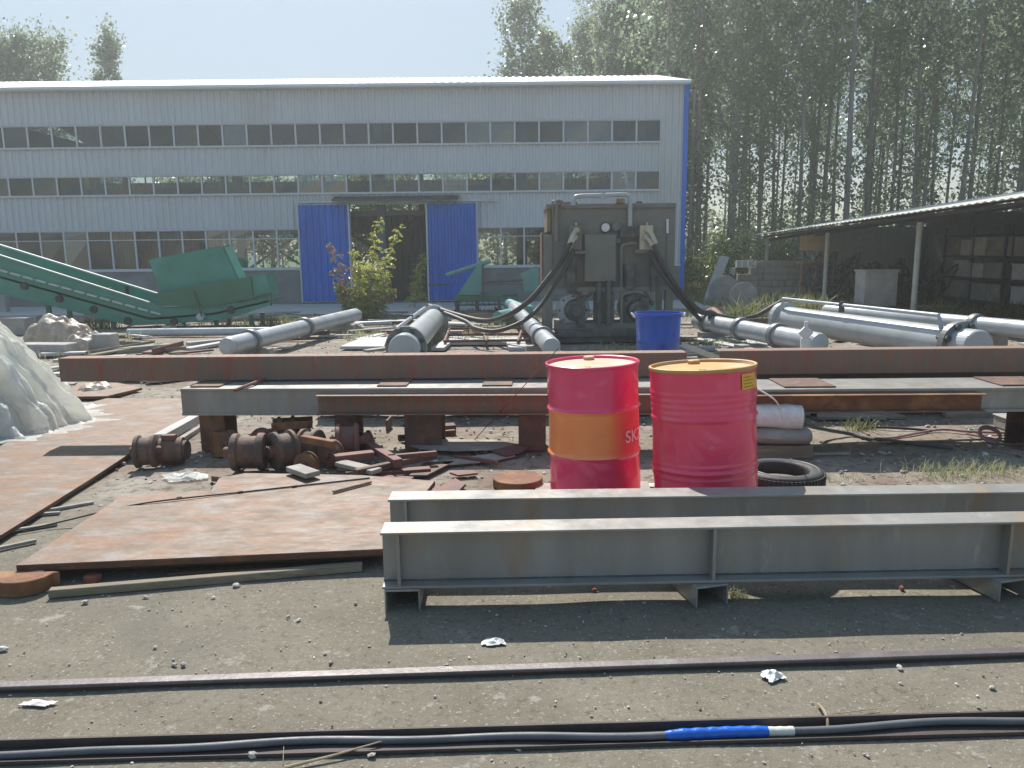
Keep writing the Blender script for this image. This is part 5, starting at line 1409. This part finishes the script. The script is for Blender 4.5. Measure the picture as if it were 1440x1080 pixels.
# wheels / rollers
WH = 'rusty crane wheels lying under the stack'
def wheel(px, py, r, wdt, ang, label, hub=.45, m='rust_dark', z=None):
    c = G(px, py); c = V(c.x, c.y, r); ax = V(math.cos(ang), math.sin(ang), 0)
    t = thing('crane_wheel', V(c.x, c.y, 0), label, 'wheel', WH)
    w2 = wdt / 2
    mb = MB(); mb.lathe([(r * hub, -w2), (r * .93, -w2), (r, -w2 * .9), (r, -w2 * .62), (r * .84, -w2 * .5), (r * .84, w2 * .5), (r, w2 * .62), (r, w2 * .9), (r * .93, w2), (r * hub, w2)], c, ax, 36); mb.build('tread', m, t)
    mb = MB(); mb.lathe([(0, -w2 * 1.5), (r * .28, -w2 * 1.5), (r * .3, -w2 * 1.4), (r * .3, -w2 * 1.05), (r * hub, -w2 * .9), (r * hub, w2 * .9), (r * .3, w2 * 1.05), (r * .3, w2 * 1.4), (r * .28, w2 * 1.5), (0, w2 * 1.5)], c, ax, 28); mb.build('hub', 'rust_red', t)
    return t
wheel(208, 657, .125, .15, R(10), 'dark crane wheel on the ground by the left plate edge')
wheel(352, 661, .14, .24, R(5), 'crane wheel pair right of the orange bracket')
wheel(400, 659, .145, .16, R(40), 'crane wheel lying turned, left of the middle group')
wheel(438, 650, .13, .15, R(-15), 'crane wheel facing right in the middle group')
wheel(405, 632, .14, .14, R(20), 'crane wheel at the back of the middle group')
wheel(490, 645, .14, .18, R(10), 'crane wheel at the right, beside the offcut pile', .45, 'rust_red')
wheel(322, 640, .10, .10, R(60), 'small crane wheel half hidden behind the orange bracket')
wheel(372, 640, .11, .10, R(-40), 'crane wheel turned towards the camera behind the wheel pair', .45, 'rust_red')
wheel(432, 668, .085, .08, R(75), 'small wheel facing the camera at the edge of the big plate', .45, 'rust_orange')
wheel(466, 655, .10, .09, R(65), 'crane wheel facing the camera, left of the offcut pile')
wheel(515, 640, .10, .08, R(30), 'narrow crane wheel at the right end of the wheel row', .45, 'rust_red')
bar((300, 668), (345, 674), .05, .05, .04, 'rust_dark', 'dark short bar in front of the wheel pair')
bar((360, 672), (400, 668), .04, .08, .03, 'rust_red', 'flat reddish strip below the middle wheels')
bar((425, 612), (470, 620), .28, .05, .05, 'rust_orange', 'orange bar lying over the wheels under the girder')
bar((560, 612), (640, 604), .10, .05, .05, 'rust_dark', 'dark bar in the shade right of the wide support')
bar((640, 640), (700, 648), .05, .03, .03, 'rust_red', 'thin red brown rod left of the first drum')
mb = MB(); c = G(232, 652); mb.cyl(c + V(-.03, 0, .1), c + V(.14, .03, .1), .1, 20); mb.cyl(c + V(.14, .03, .1), c + V(.17, .03, .1), .075, 16); mb.obox(c + V(.05, 0, .21), (.1, .06, .04))
tag(mb.build('electric_motor', 'rust_dark', bevel=.003), 'rusty little motor next to the left wheel', 'motor')
mb = MB()
a = G(385, 612, .3)
fr = Frame(G(384, 640), G(442, 636)); fbox(mb, fr, 0, .32, 0, .02, .2, .26); fbox(mb, fr, .02, .05, .0, .2, .0, .24); fbox(mb, fr, .27, .30, .0, .2, .0, .24); fbox(mb, fr, 0, .32, .18, .2, .2, .26)
tag(mb.build('wheel_bracket', 'rust_orange', bevel=.003), 'rusty yoke bracket over the middle wheels', 'bracket')
# pale timbers left of post
fr = Frame(G(218, 622, .1), G(275, 590, .1)); mb = MB(); fbox(mb, fr, 0, 1.0, 0, .1, .04, .12); tag(mb.build('steel_offcut', 'slab_light', bevel=.003), 'pale square timber beside the left post', 'timber')
fr = Frame(G(232, 634, .03), G(278, 604, .03)); mb = MB(); fbox(mb, fr, 0, .9, 0, .05, 0, .04); tag(mb.build('steel_offcut', 'wood_grey', bevel=.003), 'thin timber lying in front of the pale square timber', 'timber')
# white crushed bag under the bracket
def crumple(px, py, r, label, name, cat, m, seed, h=.4, asp=.6, n=14, z=0.0, group=None):
    rr = random.Random(seed); c = G(px, py); mb = MB(); vs = []; nn = n
    for j in range(nn + 1):
        for i in range(nn + 1):
            x = (i / nn - .5) * 2; y = (j / nn - .5) * 2
            rad = 1 + .45 * mnoise.noise(Vector((math.atan2(y, x) * 1.3, seed, 2)))
            d = math.hypot(x, y); zz = max(0, 1 - d * .8) * (.5 + mnoise.noise(Vector((x * 2.2, y * 2.2, seed))) * 1.1)
            vs.append((c.x + x * r * rad, c.y + y * r * rad * asp, z + .004 + max(0, zz) * r * h))
    fs = [(j * (nn + 1) + i, j * (nn + 1) + i + 1, (j + 1) * (nn + 1) + i + 1, (j + 1) * (nn + 1) + i) for j in range(nn) for i in range(nn)
          if math.hypot((i + .5) / nn - .5, (j + .5) / nn - .5) < .5 + .08 * mnoise.noise(Vector((i, j, seed)))]
    mb.add(vs, fs, False); o = mb.build(name, m); tag(o, label, cat, group)
    return o
crumple(262, 672, .16, 'white crushed sack on the ground at the foot of the left post', 'crushed_sack', 'sack', 'sheet', 3, .35, .7)
crumple(694, 904, .045, 'white scrap of paper just before the beam shadow', 'paper_scrap', 'paper', 'paper', 4, .6, .7, 6)
crumple(1086, 952, .045, 'crumpled white paper touching the farther rail', 'paper_scrap', 'paper', 'paper', 5, .8, .8, 8)
crumple(55, 990, .06, 'flat torn pinkish paper strip left between the rails', 'paper_scrap', 'paper', 'paper', 6, .15, .3, 8)
crumple(910, 683, .08, 'white dust bag between the two drums', 'paper_scrap', 'paper', 'paper', 7, .3, .6, 8)
crumple(75, 832, .03, 'small pale rag left of the plank', 'paper_scrap', 'paper', 'wood_grey', 8, .3, .6, 6)
# plank heap stones: named stones
rr = random.Random(11)
ST = 'loose stones on the front yard'
for i, (px, py, r_) in enumerate([(355, 1064, .018), (523, 1063, .013), (5, 914, .022), (218, 911, .012), (465, 933, .012), (1176, 919, .013), (1094, 921, .010), (628, 936, .009), (660, 926, .009), (333, 825, .022), (205, 841, .012), (405, 868, .012), (500, 849, .01), (120, 848, .018), (258, 936, .015), (245, 936, .012), (1265, 940, .012), (1268, 829, .02), (836, 831, .018), (300, 842, .012), (850, 948, .006), (1345, 962, .006), (420, 873, .013), (1185, 1027, .016), (1395, 968, .012)]):
    mb = MB(); c = G(px, py); pebble(mb, (c.x, c.y, r_ * .35), r_, rr)
    o = mb.build('stone', 'brick' if i in (17, 18, 23) else 'stone')
    tag(o, 'loose reddish stone lying by the beam shadow or cable' if i in (17, 18, 23) else 'loose pale stone lying on the front yard', 'stone', 'loose reddish stones' if i in (17, 18, 23) else ST)

# ------------------------------------------------------------------ RAILS AND CABLE
RG = 'flat rails let into the front yard'
fr = Frame(G(-160, 974, .02), G(1600, 914, .02)); fr.o = fr.o - fr.u * 3; fr.L += 8
t = thing('ground_rail', fr.p(fr.L / 2, 0, 0), 'farther purplish rail crossing the front yard', 'rail', RG)
mb = MB(); n = 40
fbox(mb, fr, 0, fr.L, 0, .045, .012, .026); mb.build('rail_head', 'rail', t, bevel=.003)
mb = MB(); fbox(mb, fr, 0, fr.L, .008, .037, -.03, .012); mb.build('rail_web', 'rail_dark', t)
fr = Frame(G(-160, 1046, .035), G(1600, 996, .035)); fr.o = fr.o - fr.u * 3; fr.L += 8
t = thing('ground_rail', fr.p(fr.L / 2, 0, 0), 'nearer dark angle rail with a cable along it', 'rail', RG)
mb = MB(); fbox(mb, fr, 0, fr.L, 0, .008, -.02, .036); mb.build('rail_upright', 'rail_dark', t)
mb = MB(); fbox(mb, fr, 0, fr.L, .008, .012, -.02, .03); mb.build('rail_back', 'rail', t)
mb = MB(); fbox(mb, fr, 0, fr.L, -.072, -.0, .0, .005); fbox(mb, fr, 0, fr.L, -.078, -.072, .0, .012); mb.build('rail_foot', 'rail_dark', t, bevel=.001)
def cabpts(u0, u1, n, fr=fr):
    return [fr.p(u0 + (u1 - u0) * i / n, -.036 + .012 * math.sin((u0 + (u1 - u0) * i / n) * 3.1) + .006 * math.sin((u0 + (u1 - u0) * i / n) * 9), .0175 + .002 * math.sin((u0 + (u1 - u0) * i / n) * 5)) for i in range(n + 1)]
cb = thing('power_cable', fr.p(fr.L / 2, -.03, 0), 'thick grey cable lying in the near rail with blue tape', 'cable')
mb = MB(); mb.tube(cabpts(0, fr.L, 420), .0125, 12); mb.build('sheath', 'cable', cb)
ua, ub, uc_ = u_at(fr, 932, 1024, .02), u_at(fr, 1078, 1024, .02), u_at(fr, 1114, 1023, .02)
mb = MB(); pp = cabpts(ua, ub, 26); mb.tube(pp, [.0135 + (.005 + .0012 * math.sin(i * 1.7)) * min(1, i / 3, (26 - i) / 2 + .6) for i in range(27)], 16); mb.build('blue_tape', 'tape_blue', cb)
mb = MB(); mb.tube(cabpts(ub + .001, uc_, 8), [.0152 + .0006 * math.sin(i * 2) for i in range(9)], 16); mb.build('white_tape', 'tape_white', cb)
# stick, twigs
mb = MB(); mb.tube([G(400, 1080, .006), G(470, 1062, .012), G(545, 1040, .02)], [.006, .004, .002], 7); tag(mb.build('dry_twig', 'dry_stick'), 'long dry straw leaning on the near rail', 'twig')
mb = MB(); mb.tube(spline([G(1150, 990, .005), G(1158, 998, .03), G(1163, 1010, .03), G(1164, 1024, .01)], 4), .005, 6); mb.tube([G(1170, 1004, .004), G(1235, 996, .004)], .0018, 5); tag(mb.build('dry_twig', 'dry_stick'), 'bent twig sticking up beside the taped cable', 'twig')
mb = MB(); mb.tube([G(398, 1075, 0), G(399, 1050, .02)], .0015, 5); tag(mb.build('dry_twig', 'dry_stick'), 'tiny upright straw next to the long dry straw', 'twig')

# wire over the rusty plate and guy wire
mb = MB(); zz = zp + .006
mb.tube(spline([G(-20, 757, .01), G(80, 735, .03), G(200, 708, zz), G(340, 692, zz), G(430, 682, zz), G(520, 672, zz)], 8), .005, 6)
for px, py in ((252, 700), (338, 692), (414, 684)): mb.obox(G(px, py, zz), (.03, .015, .014), (0, 0, .5))
tag(mb.build('wire_rope', 'rubber'), 'thin dark wire lying across the big rusty plate', 'wire')
mb = MB(); mb.tube([P(785, 490, 5.55), G(664, 622, .02)], .0035, 5); tag(mb.build('thin_wire', 'rust_red'), 'thin taut wire slanting down from the rusty beam left of the drums', 'wire')
mb = MB(); mb.tube(spline([P(1066, 547, 5.3), P(1092, 565, 5.2), P(1100, 590, 5.4)], 5), .005, 6); tag(mb.build('thin_wire', 'paper'), 'short pale wire hanging right of the second drum', 'wire')

# ------------------------------------------------------------------ RIGHT: tyre, roll, sacks, hoses
c = G(1098, 682); c = V(c.x, c.y, 0)
t = thing('tyre', c, 'worn black tyre lying flat right of the second drum', 'tyre')
ro, ri, hh = .275, .175, .125
mb = MB(); pr = []
for k in range(25):
    a = 2 * PI * k / 24; ca, sa = math.cos(a), math.sin(a)
    pr.append(((ro + ri) / 2 + (ro - ri) / 2 * math.copysign(abs(ca) ** .6, ca), .02 + hh / 2 * .82 + hh / 2 * .82 * math.copysign(abs(sa) ** .6, sa)))
mb.lathe(pr, c, (0, 0, 1), 56); mb.build('carcass', 'rubber', t)
mb = MB()
for k in range(64):
    a = 2 * PI * k / 64
    for z in (.038, .082): mb.obox(c + V(math.cos(a) * (ro + .001), math.sin(a) * (ro + .001), z), (.012, .02, .04), (0, 0, a + (.3 if z > .05 else -.3)))
mb.build('tread', 'rubber', t)
mb = MB(); mb.lathe([(ro - .03, .122), (ro - .034, .125), (ro - .038, .122)], c, (0, 0, 1), 56); mb.lathe([(ri + .02, .118), (ri + .025, .123), (ri + .03, .120)], c, (0, 0, 1), 56); mb.build('sidewall_ring', 'cable', t)
# roll
a = P(1070, 584, 5.95); b = P(1127, 586, 5.9)
t = thing('paper_roll', V(a.x, a.y, a.z - .095), 'white wrapped roll with flattened end lying on the grey sack behind the second drum', 'roll')
mb = MB(); mb.tube([a - V(.1, 0, 0), a.lerp(b, .2), a.lerp(b, .4), a.lerp(b, .6), a.lerp(b, .8), b], [.088, .094, .090, .096, .091, .094], 26)
for v in mb.v: v += V(0, .3, 1) * .012 * mnoise.noise(v * 11)
mb.build('wrapper', 'paper', t)
mb = MB(); u = (b - a).normalized(); mb.lathe([(0, .012), (.068, .012), (.082, .002)], b, u, 22, False); mb.lathe([(0, .02), (.022, .02), (.022, .012)], b, u, 12, False); mb.build('end_disc', 'wood_grey', t)
mb = MB(); n_, k_ = 24, 16; a2 = P(1050, 612, 5.95); b2 = P(1141, 612, 5.9); vs = []
for i in range(n_ + 1):
    f = i / n_; c_ = a2.lerp(b2, f); e_ = (1 - abs(2 * f - 1) ** 6) ** .5
    for k in range(k_):
        an = 2 * PI * k / k_; vs.append(V(c_.x, c_.y + .13 * e_ * math.cos(an), c_.z + .07 * e_ * math.sin(an)) + V(0, 0, 1) * .012 * mnoise.noise(V(c_.x * 9, math.cos(an), math.sin(an))))
mb.add(vs, [(i * k_ + k, i * k_ + (k + 1) % k_, (i + 1) * k_ + (k + 1) % k_, (i + 1) * k_ + k) for i in range(n_) for k in range(k_)], True)
tag(mb.build('cement_sack', 'wood_grey'), 'long grey sack below the white roll', 'sack')
mb = MB(); mb.box((a2.x - .02, 5.82, 0), (b2.x - .01, 6.1, a2.z - .06)); tag(mb.build('timber_block', 'wood', bevel=.006), 'low timber block under the grey sack', 'block')
mb = MB(); fr_ = Frame(G(1065, 628), G(1140, 627)); fbox(mb, fr_, 0, fr_.L, 0, .1, 0, .02); tag(mb.build('wooden_board', 'wood', bevel=.002), 'board in front of the grey sack', 'board')
HG = 'hoses and cables on the ground right of the drums'
def ghose(pts, r, m, label):
    mb = MB(); mb.tube(spline([G(x, y, z + r) for x, y, z in pts], 8), r, 8); tag(mb.build('ground_hose', m), label, 'hose', HG)
ghose([(1128, 596, .2), (1150, 602, .08), (1195, 610, .0), (1235, 618, 0), (1290, 624, 0), (1340, 630, 0)], .016, 'cable', 'grey hose running down from the white roll')
ghose([(1210, 614, 0), (1250, 616, 0), (1290, 609, 0), (1325, 604, 0), (1365, 607, 0), (1420, 609, 0), (1460, 612, 0)], .011, 'pink_hose', 'pink hose waving along the ground to the right edge')
ghose([(1100, 630, 0), (1180, 624, 0), (1240, 622, 0), (1320, 620, 0), (1380, 618, 0), (1450, 614, 0)], .009, 'dry_stick', 'pale thin cable below the pink hose')
ghose([(1360, 610, 0), (1390, 616, .02), (1420, 622, 0), (1450, 620, 0)], .01, 'rust_red', 'red brown rod at the right edge')
ghose([(1210, 602, 0), (1240, 601, 0), (1280, 603, 0), (1310, 606, 0)], .012, 'rubber', 'dark hose behind the pink one')
mb = MB(); c = G(1392, 612, .06)
ring = [c + V(.08 * math.cos(x), .06 * math.sin(x), .045 * math.sin(x) + .0) for x in np.linspace(0, 2 * PI, 25)]
mb.tube(ring, .012, 8); mb.tube([q_ + V(.01, .02, .012) for q_ in ring], .011, 8); tag(mb.build('hose_coil', 'pink_hose'), 'small pink hose coil near the right edge', 'hose coil')
mb = MB(); c = G(1425, 606); mb.box((c.x - .06, c.y, 0), (c.x + .3, c.y + .2, .1)); mb.box((c.x - .07, c.y - .005, .1), (c.x + .31, c.y + .21, .115)); tag(mb.build('grey_box', 'concrete', bevel=.008), 'grey box at the right edge behind the hose coil', 'box')
crumple(1366, 605, .05, 'dark green rag by the hose coil', 'rag', 'rag', 'green_dark', 9, .5, .8, 6)
#crumple(1390, 660, .5, 'low dirt mound with dry grass behind the beams at right', 'dirt_mound', 'mound', 'stone', 12, .10, .5, 24)
# plates under the right stack
def under(px0, px1, py, z1, m, label):
    p = [G(px0, py, z1), G(px1, py - 1, z1)]; mb = MB(); mb.prism([(p[0].x, p[0].y), (p[1].x, p[1].y), (p[1].x - .1, p[1].y + .5), (p[0].x + .2, p[0].y + .6)], .0, z1); tag(mb.build('wooden_sheet', m, bevel=.002), label, 'sheet', 'sheets lying behind the right stack')
under(1150, 1275, 586, .03, 'wood_grey', 'pale board seen under the right girder')
under(1330, 1440, 582, .04, 'wood_grey', 'pale rubble board under the right girder near the edge')

# ------------------------------------------------------------------ PLASTIC SHEET HEAP
def sheet_heap():
    c = V(-5.55, 7.2, 0)
    t = thing('covered_heap', c, 'heap covered with a whitish translucent plastic sheet at the left edge', 'covered heap')
    nth, nr = 360, 90
    vs = []
    edge = []
    for j in range(nr + 1):
        f = j / nr
        for i in range(nth):
            a = 2 * PI * i / nth
            ax, ay = 1.52, 1.25
            rbase = 1 + .10 * mnoise.noise(Vector((math.cos(a) * 1.5, math.sin(a) * 1.5, 4)))
            fold = .035 * math.sin(a * 17 + 2 * math.sin(a * 3)) + .022 * math.sin(a * 53 + 5 * math.sin(a * 2) + 3 * f) + .03 * mnoise.noise(Vector((math.cos(a) * 14, math.sin(a) * 14, f * 5))) + .035 * math.sin(a * 31 + 1.3 + 4 * f) + .05 * mnoise.noise(Vector((math.cos(a) * 6, math.sin(a) * 6, f * 2)))
            rr_ = f * rbase * (1 + fold * min(1, f * 1.6))
            x = ax * rr_ * math.cos(a); y = ay * rr_ * math.sin(a)
            g = f
            h = 1.62 * (1 - (g / .87) ** 1.5) if g < .87 else 0
            h = max(h, 0)
            ridge = .12 * mnoise.noise(Vector((x * 1.5, y * 1.5, 7))) * (1 - f) + .02 * mnoise.noise(Vector((x * 8, y * 8, f))) + .045 * math.sin(a * 23 + 3 * f) * f * (1 - f) * 2
            if f > .74: h = h + (1.02 - f) * .9 * min(1, (f - .74) * 9) * (abs(mnoise.noise(Vector((x * 5, y * 5, 1)))) + .5 * abs(mnoise.noise(Vector((x * 15, y * 15, 3)))) + .1)
            q3 = Vector((x * 2.6, y * 2.6, h * 2.6)); rg = (.5 - abs(mnoise.noise(q3))) * .07 + (.5 - abs(mnoise.noise(Vector((q3.x * 4 + q3.y * 3, q3.y * 2, q3.z * 1.2))))) * .02 + (.5 - abs(mnoise.noise(Vector((q3.x * 5, q3.y * 5 + 4, q3.z * .8))))) * .018
            k_ = min(1, f * 3)
            vs.append(c + V(x + math.cos(a) * rg * k_, y + math.sin(a) * rg * k_, max(.05 if f < .9 else .046, h + ridge + rg * .5 - .03)))
    fs = [(j * nth + i, j * nth + (i + 1) % nth, (j + 1) * nth + (i + 1) % nth, (j + 1) * nth + i) for j in range(nr) for i in range(nth)]
    mb = MB(); mb.add(vs, fs, True); mb.build('plastic_sheet', 'sheet', t)
    # what lies below the sheet
    mb = MB(); vs2 = []
    for j in range(13):
        f = j / 12
        for i in range(40):
            a = 2 * PI * i / 40; vs2.append(c + V(1.15 * f * math.cos(a), .92 * f * math.sin(a), max(.02, 1.3 * (1 - f ** 1.35) + .03 * mnoise.noise(Vector((f * 4, a * 2, 0))) - .02)))
    mb.add(vs2, [(j * 40 + i, j * 40 + (i + 1) % 40, (j + 1) * 40 + (i + 1) % 40, (j + 1) * 40 + i) for j in range(12) for i in range(40)], True)
    mb.build('heap', 'dirt_heap', t)
sheet_heap()
# brown wrapped bundle behind it, concrete blocks
def lump(px, py, rx, ry, h, m, label, name, cat, seed):
    c = G(px, py); mb = MB(); vs = []; nth, nr = 48, 16
    for j in range(nr + 1):
        for i in range(nth):
            a = 2 * PI * i / nth; f = j / nr; k = 1 + .2 * mnoise.noise(Vector((math.cos(a) * 2, math.sin(a) * 2, seed))) + .1 * math.sin(a * 9 + f * 5) * f
            z = h * math.sqrt(max(0, 1 - f ** 2.2)) * (1 + .35 * mnoise.noise(Vector((f * 3 * math.cos(a), f * 3 * math.sin(a), seed + 5))))
            vs.append(c + V(rx * f * k * math.cos(a), ry * f * k * math.sin(a), max(0, z)))
    mb.add(vs, [(j * nth + i, j * nth + (i + 1) % nth, (j + 1) * nth + (i + 1) % nth, (j + 1) * nth + i) for j in range(nr) for i in range(nth)], True)
    tag(mb.build(name, m), label, cat)
lump(82, 484, .55, .4, .5, 'brown_wrap', 'brown plastic wrapped bundle behind the white sheet', 'wrapped_bundle', 'bundle', 3)
lump(122, 494, .35, .3, .32, 'brown_wrap', 'smaller crumpled bundle right of the brown bundle', 'wrapped_bundle', 'bundle', 6)
lump(135, 552, .2, .2, .12, 'brown_wrap', 'small brown plastic bundle at the sheet edge on the plate', 'wrapped_bundle', 'bundle', 8)
CB = 'concrete blocks at the back left'
for px, py, s, lb in ((150, 494, (.3, .3, .3), 'concrete block right of the brown bundle'), (25, 470, (.6, .4, .35), 'concrete block on the left edge behind the sheet'), (65, 500, (.9, .35, .2), 'long concrete block under the brown bundle'), (-2, 440, (.5, .4, .5), 'tall concrete block at the left edge under the conveyor')):
    c = G(px, py); mb = MB(); mb.obox(c + V(0, 0, s[2] / 2), s, (0, 0, rr.uniform(-.3, .3))); tag(mb.build('concrete_block', 'concrete', bevel=.012), lb, 'block', CB)
# scattered boards and offcuts at the back of the yard
SB = 'boards and steel offcuts scattered at the back of the yard'
rr = random.Random(21)
protos = []
for m in ('wood_grey', 'rust_red', 'concrete', 'rust_dark', 'slab_light', 'wood'):
    mb = MB()
    if len(protos) % 2: mb.box((-.4, -.07, 0), (.4, .07, .03)); mb.box((-.4, -.07, .03), (.4, -.055, .07))
    else: mb.box((-.42, -.08, 0), (.36, .09, .05)); mb.box((-.3, .095, 0), (.44, .16, .03))
    o = mb.build('scrap_piece', m, origin=(0, 0, 0), bevel=.004)
    protos.append(tag(o, 'board or steel offcut lying loose on the ground at the back of the yard', 'scrap piece', SB))
k = 0
for i in range(210):
    y = rr.uniform(9.5, 20.5); x = rr.uniform(-.62, .6) * y
    if 12.9 < y < 15 and -.4 < x < 3.2: continue
    if 16.6 < y < 18.3 and x < -4: continue
    o = protos[i % 6] if k < 6 else protos[i % 6].copy()
    if k >= 6: C.objects.link(o)
    k += 1
    o.location = (x, y, rr.uniform(0, .05)); o.rotation_euler = (0, rr.uniform(-.04, .04), rr.gauss(0, .7)); s = rr.uniform(.4, 1.3); o.scale = (s * rr.uniform(.7, 1.9), s, s)
# nearer loose pieces by the left plates
for i, (px, py, L_, an) in enumerate([(40, 745, .3, .5), (60, 725, .2, .2), (15, 770, .25, .7), (95, 715, .3, .6), (230, 650, .25, .2), (540, 655, .2, .1), (1160, 640, .4, .05)]):
    mb = MB(); c = G(px, py); mb.obox(c + V(0, 0, .01), (L_, .025, .018), (0, 0, an)); tag(mb.build('wood_splinter', 'wood_grey', bevel=.002), 'narrow splinter of wood lying in the dirt beside the rusty plates or hoses', 'splinter', 'wood splinters in the dirt')
